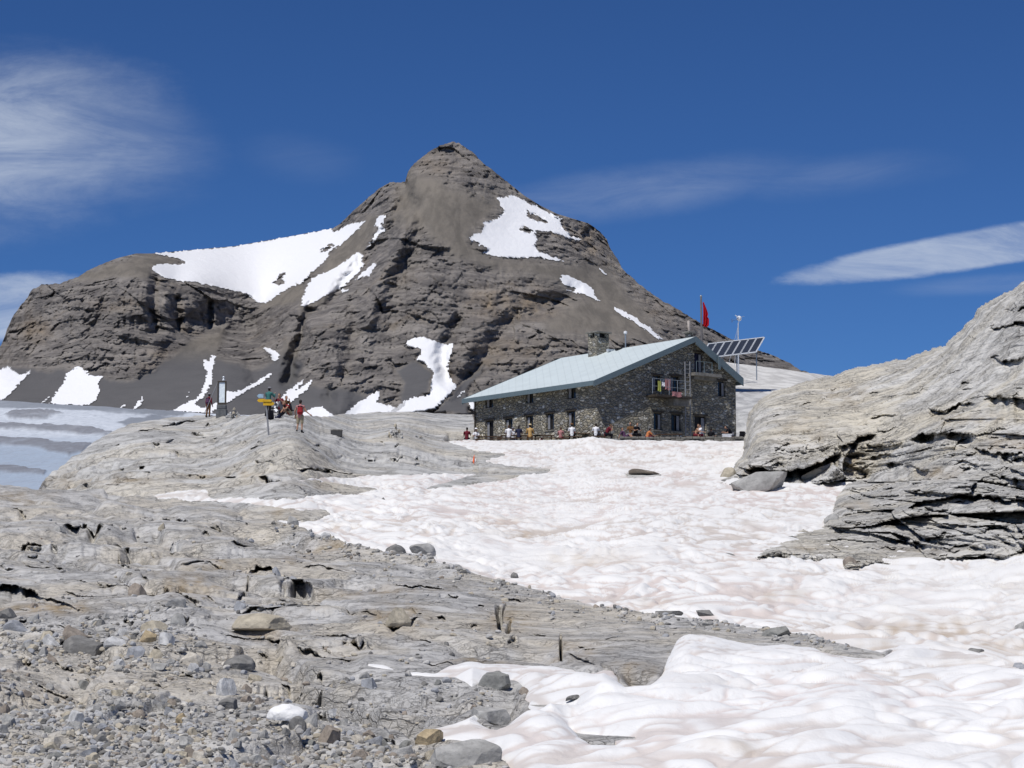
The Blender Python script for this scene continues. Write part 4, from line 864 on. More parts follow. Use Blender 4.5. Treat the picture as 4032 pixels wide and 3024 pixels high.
# ------------------------------------------------------------------ the hut
Y0 = 149.0; O = Vector(P(2352, 1738, Y0)); ZF = P(2200, 1748, 150.5)[2]                # near corner; terrace floor height
D1 = Vector((-.605, .796, 0)).normalized(); D2 = Vector((.796, .605, 0)).normalized(); N1 = -D2; N2 = -D1   # wall directions, outward normals
CAMF = (0, math.cos(PITCH), math.sin(PITCH))
def ray(px, py): return Vector(P(px, py, 1.0))
def onplane(px, py, o, n):
    r = ray(px, py); return r * (Vector(o).dot(n) / r.dot(n))
def tz(px, py, o, d, n):
    q = onplane(px, py, o, n); return (q - Vector(o)).dot(d), q.z

hut = empty('stone_hut', (O.x, O.y, ZF))
tag(hut, 'large rubble stone mountain hut with pale green sheet metal gable roof on the terrace', 'mountain hut')
INV = Matrix.Translation(-Vector(hut.location))
def hutmesh(mb, name, mat, parent=None, smooth=False):      # world coordinates -> child of the hut
    mb.v = [tuple(INV @ Vector(v)) for v in mb.v]; return mb.build(name, mat, parent or hut, smooth)

OV = .60                                                     # overhang past the gable
og = O + N2 * OV
eN, pk, eR = onplane(2337, 1499, og, N2), onplane(2739, 1325, og, N2), onplane(2926, 1490, og, N2)
# roof length from where the ridge ends in the photo
def along(p, d, px):
    k = (px - CX) / F
    # X = k * depthlike ; solve for t with projection
    lo, hi = 0, 40
    for _ in range(50):
        mid = (lo + hi) / 2; x, _y = proj(np.array(p + d * mid))
        if (x > px) == (d.x < 0): lo = mid
        else: hi = mid
    return (lo + hi) / 2
LR = along(pk, D1, 2198); LE = along(eN, D1, 1833); L = (LR + LE) / 2
TH = .20
def slab(a, b, ln, th, name, mat, parent, back=0):
    dn = Vector((0, 0, -th)); q = [a, b, b + D1 * ln, a + D1 * ln]
    m = MB(); m.hexa([v + dn for v in q] + q); return m
hh = []
m = slab(eN, pk, L, TH, 0, 0, 0); roof = hutmesh(m, 'roof', M_ROOF)
# second slope joined into the same roof mesh object
m2 = slab(pk, eR, L, TH, 0, 0, 0); m2.v = [tuple(INV @ Vector(v)) for v in m2.v]
tmp = m2.mesh('r2', M_ROOF)
import bmesh
bm = bmesh.new(); bm.from_mesh(roof.data); bm.from_mesh(tmp); bm.to_mesh(roof.data); bm.free()
roof.modifiers.clear()
# fascia boards along the rakes and the eave, 3 mm proud
def fascia(a, b, h, th, dirn, off=.003, z0=.02):
    m = MB(); n = dirn * th
    A, B = a + dirn * off, b + dirn * off; up = Vector((0, 0, z0)); dn = Vector((0, 0, -h))
    m.hexa([A + dn, B + dn, B + dn + n, A + dn + n, A + up, B + up, B + up + n, A + up + n]); return m
slope = (pk - eN).normalized()
for a, b, h in ((eN, pk, .42), (pk, eR, .62)):
    f = fascia(a, b, h, .05, N2); hutmesh(f, 'fascia_board', M_FASC)
f = fascia(eN - Vector((0,0,.0)), eN + D1 * L, .34, .05, -D2); hutmesh(f, 'fascia_board', M_FASC)
f = fascia(eR, eR + D1 * L, .5, .05, D2); hutmesh(f, 'fascia_board', M_FASC)
f = fascia(eN + D1 * L, pk + D1 * L, .42, .05, D1); hutmesh(f, 'fascia_board', M_FASC); f = fascia(pk + D1 * L, eR + D1 * L, .42, .05, D1); hutmesh(f, 'fascia_board', M_FASC)
# metal edge strip along the near rake, seen as a lighter band
# walls --------------------------------------------------------------
def roofz(t):                                                # underside of the roof above gable coordinate t
    te, tp, tr = (eN - O).dot(D2), (pk - O).dot(D2), (eR - O).dot(D2)
    return np.interp(t, [te, tp, tr], [eN.z, pk.z, eR.z]) - TH - .02
TP = (pk - O).dot(D2); tRw = (onplane(2897, 1560, O, N2) - O).dot(D2); TL = L - OV - .6
ZB = ZF - 1.2

def wall_mesh(o, d, n, tops, zb, ops, depth=.42):
    """wall sheet with real openings and their reveals; ops are (t0, t1, z0, z1)"""
    v = []; f = []
    def quad(*ps): i = len(v); v.extend(tuple(p) for p in ps); f.append((i, i + 1, i + 2, i + 3))
    W3 = lambda t, z, k=0.: Vector((o.x + d.x * t - n.x * k, o.y + d.y * t - n.y * k, z))
    cuts = sorted({round(c, 4) for c in [a for a, _ in tops] + [q for a in ops for q in a[:2]]})
    tt = [a for a, _ in tops]; zz = [b for _, b in tops]
    for a, b in zip(cuts[:-1], cuts[1:]):
        if b - a < 1e-3: continue
        za, zb2 = np.interp([a, b], tt, zz); mid = (a + b) / 2
        inn = sorted([p for p in ops if p[0] - 1e-3 <= mid <= p[1] + 1e-3], key=lambda p: p[2]); z = zb
        for p in inn: quad(W3(a, z), W3(b, z), W3(b, p[2]), W3(a, p[2])); z = p[3]
        quad(W3(a, z), W3(b, z), W3(b, zb2), W3(a, za))
    for (a, b, z0, z1) in ops:
        for (p, q, r, s) in (((a, z0), (a, z1), (a, z1), (a, z0)), ((b, z1), (b, z0), (b, z0), (b, z1))):
            quad(W3(p[0], p[1]), W3(q[0], q[1]), W3(q[0], q[1], depth), W3(p[0], p[1], depth))
        quad(W3(a, z1), W3(b, z1), W3(b, z1, depth), W3(a, z1, depth)); quad(W3(b, z0), W3(a, z0), W3(a, z0, depth), W3(b, z0, depth))
    return v, f

def wall_obj(name, o, d, n, tops, ops):
    v, f = wall_mesh(o, d, n, tops, ZB, ops)
    me = bpy.data.meshes.new(name); me.from_pydata([tuple(INV @ Vector(p)) for p in v], [], f); me.materials.append(M_WALL); me.update()
    return link(name, me, hut)

def opening(px0, px1, py0, py1, o, d, n):
    cx, cy = (px0 + px1) / 2, (py0 + py1) / 2
    a = tz(px0, cy, o, d, n)[0]; b = tz(px1, cy, o, d, n)[0]; z0 = tz(cx, py1, o, d, n)[1]; z1 = tz(cx, py0, o, d, n)[1]
    return (min(a, b), max(a, b), z0, z1)
LONG = [((1910,1941,1561,1606),'u'), ((2069,2099,1541,1588),'u'), ((2231,2267,1519,1570),'u'), ((1911,1943,1655,1735),'d'), ((1987,2018,1646,1697),'w'), ((2070,2099,1636,1697),'w'), ((2149,2181,1627,1693),'w'), ((2232,2265,1618,1682),'w')]
GAB = [((2571,2605,1478,1540),'g'), ((2641,2677,1481,1543),'g'), ((2734,2768,1388,1472),'D'), ((2827,2857,1500,1562),'w'), ((2574,2608,1625,1693),'w'), ((2643,2682,1630,1698),'w'), ((2735,2781,1638,1735),'d')]
def fill_opening(op, o, d, n, kind, side):
    a, b, z0, z1 = op
    rot = Matrix(((d.x, -n.x, 0, 0), (d.y, -n.y, 0, 0), (0, 0, 1, 0), (0, 0, 0, 1)))
    base = Matrix.Translation(Vector((o.x, o.y, 0)) ) @ rot       # local x along wall, y into the wall
    name = 'door' if kind in 'dD' else 'window'
    fr = MB(); w = .07
    for bx in (((a, .20, z0), (a + w, .27, z1)), ((b - w, .20, z0), (b, .27, z1)), ((a + w, .203, z1 - w), (b - w, .267, z1)), ((a + w, .203, z0), (b - w, .267, z0 + w))): fr.box(*bx, base)
    if kind not in 'dD': fr.box(((a + b) / 2 - .03, .205, z0 + w), ((a + b) / 2 + .03, .262, z1 - w), base)
    win = hutmesh(fr, name, M_FRAME)
    iv = MB(); iv.box((a + w, .24, z0 + w), (b - w, .25, z1 - w), base); iv.v = [tuple(INV @ Vector(v)) for v in iv.v]
    iv.build('pane' if name == 'window' else 'door_leaf', M_GLASS if name == 'window' else (C_NAVY if kind == 'D' else M_DARK), win)
    # inward-opened pale shutter leaf or curtain
    wd = (b - a); s0, s1 = (a + .10, a + .10 + wd * .26) if side > 0 else (b - .10 - wd * .26, b - .10)
    sh = MB(); sh.box((s0, .13, z0 + .08), (s1, .165, z1 - .14), base); sh.v = [tuple(INV @ Vector(v)) for v in sh.v]; sh.build('shutter', M_GREYW, win)
    li = MB(); li.box((a - .16, -.045, z1 + .004), (b + .16, .12, z1 + .15), base); li.v = [tuple(INV @ Vector(v)) for v in li.v]; li.build('lintel', M_FRAME, win)
    if name == 'window':
        si = MB(); si.box((a - .08, -.07, z0 - .09), (b + .08, .12, z0 - .004), base); si.v = [tuple(INV @ Vector(v)) for v in si.v]; si.build('sill', M_SLAB, win)
ops1 = [opening(*g, O, D1, N1) for g, _ in LONG]; ops2 = [opening(*g, O, D2, N2) for g, _ in GAB]
te0 = 0.0; zc = float(roofz(0.0))
wall_obj('wall', O, D1, N1, [(0, zc), (TL, zc)], ops1)
wall_obj('wall', O, D2, N2, [(0, zc), (TP, float(roofz(TP))), (tRw, float(roofz(tRw)))], ops2)
wall_obj('wall', O + D1 * TL, D2, -N2, [(0, zc), (TP, float(roofz(TP))), (tRw, float(roofz(tRw)))], [])
wall_obj('wall', O + D2 * tRw, D1, D2, [(0, float(roofz(tRw))), (TL, float(roofz(tRw)))], [])
for op, (g, k) in zip(ops1, LONG): fill_opening(op, O, D1, N1, k, -1)
for op, (g, k) in zip(ops2, GAB): fill_opening(op, O, D2, N2, k, -1 if k != 'g' else 1)
# roof beams under the gable overhang
for t in (3.2, 5.6, TP - .1, TP + 2.2):
    m = MB(); z = float(roofz(t)); p = O + D2 * t
    c = [p - D2 * .12 + N2 * 0.002, p + D2 * .12 + N2 * 0.002, p + D2 * .12 + N2 * (OV - .1), p - D2 * .12 + N2 * (OV - .1)]
    m.hexa([Vector((q.x, q.y, z - .34)) for q in c] + [Vector((q.x, q.y, z - .1)) for q in c]); hutmesh(m, 'roof_beam', M_FRAME)

def gbox(px0, px1, py0, py1, d0, d1, name, mat, parent=None, sm=False):
    """box on the gable wall from photo corners, standing d0..d1 metres out from it"""
    oo = O + N2 * ((d0 + d1) / 2); a, b, z0, z1 = opening(px0, px1, py0, py1, oo, D2, N2); m = MB()
    q = [O + D2 * a + N2 * d0, O + D2 * b + N2 * d0, O + D2 * b + N2 * d1, O + D2 * a + N2 * d1]
    m.hexa([Vector((v.x, v.y, z0)) for v in q] + [Vector((v.x, v.y, z1)) for v in q]); return hutmesh(m, name, mat, parent)
# lower balcony
bal = gbox(2566, 2706, 1559, 1568, .003, 1.2, 'balcony', M_FRAME)
oo = O + N2 * 1.15
def rail(px0, px1, pytop, pybot, nposts, parent, o3, mat=M_STEEL, mid=True):
    m = MB(); a0, zt = tz(px0, pytop, o3, D2, N2); a1, zb = tz(px1, pybot, o3, D2, N2)
    for i in range(nposts):
        p = o3 + D2 * (a0 + (a1 - a0) * i / (nposts - 1)); m.tube([(p.x, p.y, zb), (p.x, p.y, zt)], .025, 6)
    for k in ((1.0, .5) if mid else (1.0,)):
        z = zb + (zt - zb) * k; p, q = o3 + D2 * a0, o3 + D2 * a1; m.tube([(p.x, p.y, z), (q.x, q.y, z)], .02, 6)
    m.v = [tuple(INV @ Vector(v)) for v in m.v]; return m.build('railing', mat, parent)
rail(2569, 2700, 1489, 1560, 5, bal, oo)
# bracket under it
gbox(2640, 2700, 1569, 1600, .003, .7, 'bracket', M_SLAB)
# ladder of two posts with rungs beside the balcony
lad = MB(); l0 = O + N2 * .55
for px in (2697, 2716):
    a, zt = tz(px, 1424, l0, D2, N2); p = l0 + D2 * a; lad.tube([(p.x, p.y, ZF), (p.x, p.y, zt)], .05, 6)
a0 = tz(2697, 1500, l0, D2, N2)[0]; a1 = tz(2716, 1500, l0, D2, N2)[0]; z = ZF + .3
while z < zt - .2:
    p, q = l0 + D2 * a0, l0 + D2 * a1; lad.tube([(p.x, p.y, z), (q.x, q.y, z)], .022, 5); z += .32
hutmesh(lad, 'fire_ladder', M_GREYW)
# upper balcony with its rail, stone slab below
b2 = gbox(2720, 2826, 1472, 1484, .003, 1.0, 'balcony', M_SLAB)
rail(2742, 2804, 1422, 1472, 3, b2, O + N2 * .95, M_FASC, False)
gbox(2725, 2812, 1485, 1497, .003, .55, 'bracket', M_SLAB)
# small wind board at the right rake
gbox(2829, 2837, 1404, 1455, .80, .86, 'wind_board', M_FASC)
# chimney on the ridge
def roof_at(px, py):
    n = (pk - eN).cross(D1).normalized(); return onplane(px, py, pk, n)
cb = roof_at(2362, 1392); ch = empty('x', (0, 0, 0)); bpy.data.objects.remove(ch)
cw = 1.22; m = MB(); rotM = Matrix.Translation(cb) @ Matrix(((D2.x, D1.x, 0, 0), (D2.y, D1.y, 0, 0), (0, 0, 1, 0), (0, 0, 0, 1)))
kk = 158 / F
ztop = P(2360, 1310, cb.y)[2]
H = ztop - cb.z
m.box((-.75, -.5, -.9), (.55, .6, H * .72), rotM)
for sx, sy in ((-.75, -.5), (.25, -.5), (-.75, .3), (.25, .3)): m.box((sx, sy, H * .72 + .001), (sx + .3, sy + .3, H - .09), rotM)
chim = hutmesh(m, 'chimney', M_WALL)
m = MB(); m.box((-.92, -.68, H - .088), (.72, .78, H + .02), rotM); m.v = [tuple(INV @ Vector(v)) for v in m.v]; m.build('chimney_cap', M_SLAB, chim)
m = MB(); m.box((-.45, -.2, H * .721), (.25, .3, H - .1), rotM); m.v = [tuple(INV @ Vector(v)) for v in m.v]; m.build('flue', M_DARK, chim)
# low metal snow guard / skylight frames beside the chimney foot
for (px, py, wd) in ((2345, 1392, .5), (2378, 1387, .45), (2412, 1381, .55), (2440, 1376, .4)):
    p = roof_at(px, py); m = MB(); M = Matrix.Translation(p) @ Matrix(((D2.x, D1.x, 0, 0), (D2.y, D1.y, 0, 0), (0, 0, 1, 0), (0, 0, 0, 1)))
    m.box((-wd, -.12, -.1), (wd, .12, .05), M); m.box((-wd, -.16, .051), (wd, .16, .09), M); hutmesh(m, 'roof_vent', M_DARK if wd < .5 else M_ALU)
# vent pipe with white cap
p = roof_at(2463, 1368); zt = P(2463, 1303, p.y)[2]
m = MB(); m.tube([p + Vector((0, 0, -.4)), (p.x, p.y, zt - .25)], .06, 8); vp = hutmesh(m, 'vent_pipe', M_STEEL)
m = MB(); m.tube([(p.x, p.y, zt - .27), (p.x, p.y, zt - .2), (p.x, p.y, zt - .05), (p.x, p.y, zt)], [.09, .15, .14, .04], 10); m.v = [tuple(INV @ Vector(v)) for v in m.v]; m.build('pipe_cap', M_WHITE, vp)
# stub chimney at the gable end with flat stone and a pale post
p = pk + D1 * 1.6 + Vector((0, 0, 0)); x_, y_ = proj(np.array(p)); 
p = onplane(2714, 1330, pk + D1 * 1.2, N2); zt = P(2714, 1312, p.y)[2]
m = MB(); m.box((-.2, -.25, -.5), (.2, .25, zt - p.z), Matrix.Translation(p) @ rotM.to_3x3().to_4x4()); cs = hutmesh(m, 'chimney', M_WALL)
m = MB(); m.box((-.42, -.4, zt - p.z + .002), (.42, .4, zt - p.z + .11), Matrix.Translation(p) @ rotM.to_3x3().to_4x4()); m.v = [tuple(INV @ Vector(v)) for v in m.v]; m.build('chimney_cap', M_SLAB, cs)
zq = P(2713, 1263, p.y)[2]; m = MB(); m.tube([(p.x, p.y, zt + .11), (p.x - .03, p.y, zt + .5), (p.x - .03, p.y, zq)], [.05, .1, .12], 8); m.v = [tuple(INV @ Vector(v)) for v in m.v]; m.build('flue_pipe', simple('pale_flue', (.55, .48, .42)), cs)
# downpipe at the far left corner
m = MB(); q = O + D1 * (TL - .15) + N1 * .12; m.tube([(q.x, q.y, ZF - .5), (q.x, q.y, zc - .05)], .06, 8); hutmesh(m, 'downpipe', M_FRAME)

# laundry and clothes on the lower balcony rail
def hang(px0, px1, py0, py1, mat, label, cat, dd=1.22):
    oo = O + N2 * dd; a, b, z0, z1 = opening(px0, px1, py0, py1, oo, D2, N2); n = 9; v = []; f = []
    c = oo + D2 * ((a + b) / 2); 
    for i in range(n):
        for k in range(7):
            u = i / (n - 1); w = k / 6; q = D2 * ((u - .5) * (b - a) * (1 - .12 * math.sin(3 * w))) + N2 * (.05 * math.sin(u * 9) * w)
            v.append((q.x, q.y, (z1 - z0) * (1 - w) + .04 * math.sin(u * 7) * w))
    for i in range(n - 1):
        for k in range(6): f.append((i * 7 + k, (i + 1) * 7 + k, (i + 1) * 7 + k + 1, i * 7 + k + 1))
    me = bpy.data.meshes.new(cat); me.from_pydata(v, [], f); me.materials.append(mat); me.update(); o = link(cat, me); o.location = (c.x, c.y, z0)
    sm = o.modifiers.new('thickness', 'SOLIDIFY'); sm.thickness = .02; tag(o, label, cat)
hang(2590, 2602, 1500, 1540, C_YEL, 'yellow cloth hung on the lower balcony rail of the hut', 'cloth')
hang(2618, 2640, 1492, 1535, C_PINK, 'faded pink patterned cloth hanging between the two balcony windows', 'cloth', .3)
hang(2645, 2684, 1543, 1562, C_PINK, 'pink towel draped over the edge of the lower balcony', 'towel')
hang(2606, 2617, 1505, 1520, C_WHITE, 'small white cloth on the balcony rail beside the yellow one', 'cloth')

# flag pole and flag
fp = Vector(P(2763, 1345, 160.)); ztp = P(2761, 1168, 160.)[2]
pole = empty('flagpole', (fp.x, fp.y, fp.z - 2.4)); tag(pole, 'slim grey flagpole standing behind the hut gable peak', 'flagpole')
m = MB(); m.tube([(0, 0, -3.5), (0, 0, 1), (-.02, 0, ztp - fp.z + 2.4)], [.11, .10, .075], 10); m.build('pole', simple('weathered_pole', (.10, .095, .10), .7), pole, True)
m = MB(); m.ball((-.02, 0, ztp - fp.z + 2.43), .10); m.build('finial', M_STEEL, pole, True)
def flag():
    top = P(2766, 1190, 160.); bot = P(2766, 1284, 160.); h = top[2] - bot[2]; n, k = 40, 26; v = []; f = []
    for i in range(n):
        w = i / (n - 1); wid = .06 + .42 * math.sin(min(1, w * 1.25) * math.pi * .5) * (1 - .28 * math.exp(-((w - .58) / .06) ** 2)) * (1 - .55 * max(0, w - .92) / .08)
        for j in range(k):
            u = j / (k - 1); v.append((wid * u + .02 * math.sin(u * 20 + w * 3), .12 * math.sin(u * 15 + w * 5) * u ** .5 * (.3 + w), -h * w - .10 * u * w))
    for i in range(n - 1):
        for j in range(k - 1): f.append((i * k + j, i * k + j + 1, (i + 1) * k + j + 1, (i + 1) * k + j))
    me = bpy.data.meshes.new('flag'); me.from_pydata(v, [], f); me.update(); me.materials.append(cloth('flag_red', (.36, .008, .015))); me.polygons.foreach_set('use_smooth', [True] * len(f))
    o = link('flag', me); o.location = (float(top[0]) + .03, float(top[1]), float(top[2])); s = o.modifiers.new('thickness', 'SOLIDIFY'); s.thickness = .012
    tag(o, 'red flag hanging limp in folds from the pole above the hut', 'flag')
flag()

# solar array
def array():
    Ya = 184.0
    tl, tr, br = Vector(P(2790, 1354, Ya - 2)), Vector(P(3010, 1328, Ya)), Vector(P(2977, 1386, Ya - 1.6)); bl = tl + (br - tr)
    ax = (tr - tl); up = (tl - bl); nrm = ax.cross(up).normalized()
    if nrm.y > 0: nrm = -nrm
    root = empty('solar_array', br); root.location = (br + bl) / 2 - Vector((0, 0, 1.9)); inv = Matrix.Translation(-Vector(root.location))
    tag(root, 'tilted rack of dark solar panels in pale frames behind the hut', 'solar panels')
    def put(m, name, mat, par=root): m.v = [tuple(inv @ Vector(v)) for v in m.v]; return m.build(name, mat, par)
    N = 7; kx = ax / N
    for i in range(N):
        a = bl + kx * i; pn = MB(); g = ax.normalized() * .05; gu = up.normalized() * .05
        q = [a + g + gu, a + kx - g + gu, a + kx - g + up - gu, a + g + up - gu]
        pn.hexa([v - nrm * .03 for v in q] + q); po = put(pn, 'solar_panel', M_PV)
        fr = MB(); o_ = [a + g * .2, a + kx - g * .2, a + kx - g * .2 + up, a + g * .2 + up]; w = .055
        def bar(p, q2):
            d = (q2 - p).normalized(); s = d.cross(nrm).normalized() * w; c = [p - s, q2 - s, q2 + s, p + s]; fr.hexa([v - nrm * .04 for v in c] + [v + nrm * .025 for v in c])
        bar(o_[0], o_[3]); bar(o_[1], o_[2]); bar(o_[0], o_[1]); bar(o_[3], o_[2])
        put(fr, 'panel_frame', M_ALU, po)
    for px, dy in ((2905, -.1), (2982, .4), (2850, -.1)):
        k = (px - 2862) / (2977 - 2862); a = bl + (br - bl) * ((px - 2757) / (2977 - 2757)); m = MB(); a = a - nrm * .25
        m.tube([a + Vector((0, .2, .2)), a + Vector((0, .2, -2.4))], .05, 8); put(m, 'support_post', M_STEEL)
    m = MB(); m.tube([bl + up * .2 - nrm * .25, br + up * .2 - nrm * .25], .07, 6); m.tube([bl + up * .8 - nrm * .25, br + up * .8 - nrm * .25], .07, 6); put(m, 'cross_beam', M_STEEL)
    m = MB(); q = br - nrm * .9 + up * .1; m.box((-.9, -.25, -.12), (.8, .25, .0), Matrix.Translation(q)); put(m, 'back_plate', M_FRAME)
array()
def mast():
    p = Vector(P(2907, 1400, 188.)); zt = P(2911, 1256, 188.)[2] - p.z; root = empty('wind_turbine', p - Vector((0, 0, 1))); tag(root, 'thin pale mast with a small round wind turbine head behind the solar rack', 'wind turbine')
    m = MB(); m.tube([(0, 0, -1), (.03, 0, zt * .9 + 1)], [.07, .045], 8); m.build('mast', M_ALU, root)
    for dx in (-.95, -.35):
        m = MB(); m.tube([(dx, .3, 0), (.02, 0, zt * .8 + 1)], .018, 5); m.build('guy_wire', M_ALU, root)
    h = MB(); h.ball((.12, 0, zt + 1.05), (.24, .2, .26)); h.build('hub', M_WHITE, root, True)
    h = MB(); h.tube([(.05, .1, zt + 1.0), (-.45, .5, zt + .95)], [.05, .03], 6); h.box((-.55, .45, zt + .75), (-.42, .52, zt + 1.1)); h.build('tail_vane', C_BLUE, root)
    for k in range(3):
        a = k * 2.094 + .4; b = MB(); b.hexa([(.12 + .1 * math.cos(a) - .04, -.22, zt + 1.05 + .1 * math.sin(a) - .04), (.12 + .1 * math.cos(a) + .04, -.22, zt + 1.05 + .1 * math.sin(a) + .04), (.12 + .5 * math.cos(a) + .02, -.2, zt + 1.05 + .5 * math.sin(a) + .02), (.12 + .5 * math.cos(a) - .02, -.2, zt + 1.05 + .5 * math.sin(a) - .02)] +
            [(.12 + .1 * math.cos(a) - .04, -.19, zt + 1.05 + .1 * math.sin(a) - .04), (.12 + .1 * math.cos(a) + .04, -.19, zt + 1.05 + .1 * math.sin(a) + .04), (.12 + .5 * math.cos(a) + .02, -.18, zt + 1.05 + .5 * math.sin(a) + .02), (.12 + .5 * math.cos(a) - .02, -.18, zt + 1.05 + .5 * math.sin(a) - .02)]); b.build('blade', M_ALU, root)
mast()

# terrace ---------------------------------------------------------------
def terrace_obj():
    fr = [(1790, 150.5), (1900, 148.6), (2200, 146.6), (2420, 145.8), (2650, 146.2), (2965, 147.)]
    front = [Vector(P(px, 1740, Y)) for px, Y in fr]
    for v in front: v.z = ZF
    v = []; f = []; n = len(front)
    for q in front: v += [(q.x, q.y, ZF), (q.x, q.y + 26, ZF), (q.x, q.y, ZF - 2.5)]
    for i in range(n - 1):
        a, b = 3 * i, 3 * i + 3; f += [(a, b, b + 1, a + 1), (a + 2, b + 2, b, a)]
    me = bpy.data.meshes.new('terrace'); me.from_pydata(v, [], f); me.materials.append(M_KNOLL); me.update(); tag(link('terrace', me), 'flat stone terrace in front of the hut', kind='structure')
    # dry stone edging in front of the gable: individual courses in one wall
    w = MB(); rnd = random.Random(5); root = None
    for c in range(3):
        px = 2440.
        while px < 2962:
            wd = rnd.uniform(14, 34); a = Vector(P(px, 1740, 146.0)); b = Vector(P(px + wd - 1.5, 1740, 146.0)); z = ZF - .42 + c * .19 + rnd.uniform(-.02, .02); y0 = a.y - rnd.uniform(.25, .5)
            w.box((a.x, y0, z), (b.x, a.y + .35, z + rnd.uniform(.15, .185))); px += wd
    o = w.build('terrace_wall', M_SLAB, None, bevel=.03); tag(o, 'low dry stone wall edging the terrace in front of the gable', 'stone wall')
terrace_obj()

def on_floor(px, Y): p = P(px, 1740, Y); return (float(p[0]), float(p[1]), float(ZF))
def bench(px, Y, ln, rz, label):
    t = empty('bench', on_floor(px, Y), rz); tag(t, label, 'bench', 'benches on the hut terrace')
    m = MB(); m.box((-ln/2, -.16, .41), (ln/2, -.01, .46)); m.box((-ln/2, .01, .41), (ln/2, .16, .46)); m.build('seat', M_WOOD, t)
    for sx in (-1, 1): m = MB(); m.box((sx * ln * .42 - .04, -.14, 0), (sx * ln * .42 + .04, .14, .408)); m.build('leg', M_WOOD, t)
def table(px, Y, ln, rz, label):
    t = empty('table', on_floor(px, Y), rz); tag(t, label, 'table', 'tables on the hut terrace')
    m = MB()
    for k in range(4): m.box((-ln/2, -.36 + k * .185, .70), (ln/2, -.36 + k * .185 + .17, .74))
    m.build('tabletop', M_WOOD, t)
    for sx in (-1, 1):
        m = MB(); m.hexa([(sx*ln*.38-.04,-.32,0),(sx*ln*.38+.04,-.32,0),(sx*ln*.38+.04,-.24,0),(sx*ln*.38-.04,-.24,0),(sx*ln*.38-.04,-.1,.698),(sx*ln*.38+.04,-.1,.698),(sx*ln*.38+.04,-.02,.698),(sx*ln*.38-.04,-.02,.698)])
        m.hexa([(sx*ln*.38-.04,.24,0),(sx*ln*.38+.04,.24,0),(sx*ln*.38+.04,.32,0),(sx*ln*.38-.04,.32,0),(sx*ln*.38-.04,.02,.698),(sx*ln*.38+.04,.02,.698),(sx*ln*.38+.04,.1,.698),(sx*ln*.38-.04,.1,.698)]); m.build('leg', M_WOOD, t)
bench(1842, 152.2, 1.7, 0, 'dark wooden bench under the maroon shirted person, leftmost on the terrace'); table(1925, 152.6, 2.0, .05, 'dark wooden table in front of the leftmost ground floor door')
bench(1925, 151.3, 2.0, 0, 'empty dark bench before the leftmost table'); bench(2045, 150.4, 3.4, 0, 'long bench under the white, navy and tan shirted people'); table(2050, 151.6, 3.0, 0, 'table behind the long occupied bench')
table(2140, 151.6, 1.6, 0, 'empty dark table right of the tan shirted person'); bench(2170, 150.2, 1.5, 0, 'empty bench right of the tan shirted person'); bench(2255, 149.2, 1.4, 0, 'bench under the person in white by the fifth lower window')
table(2300, 150.0, 1.8, 0, 'dark table between the two people in white shirts'); bench(2350, 148.9, 1.3, 0, 'bench under the white shirted person by the hut corner'); table(2635, 150.6, 2.0, -.1, 'long low stone coloured table below the gable windows')
bench(2490, 148.3, 1.4, 0, 'bench under the two people sitting close together before the gable'); bench(2745, 149.2, 1.8, 0, 'bench in front of the gable door'); bench(2895, 149.5, 1.6, 0, 'bench at the right end of the terrace'); bench(2215, 150.8, 1.0, 0, 'short bench under the pink shirted person')

# ------------------------------------------------------------------ people
def voxel(mb, vox, name, mat, smooth=True):
    me = mb.mesh(name, None); o = bpy.data.objects.new('tmp', me); COL.objects.link(o)
    r = o.modifiers.new('r', 'REMESH'); r.mode = 'VOXEL'; r.voxel_size = vox; r.use_smooth_shade = True
    s = o.modifiers.new('s', 'SMOOTH'); s.iterations = 3; s.factor = .5
    dg = bpy.context.evaluated_depsgraph_get(); out = bpy.data.meshes.new_from_object(o.evaluated_get(dg)); out.name = name
    bpy.data.objects.remove(o); out.materials.clear(); out.materials.append(mat); return out

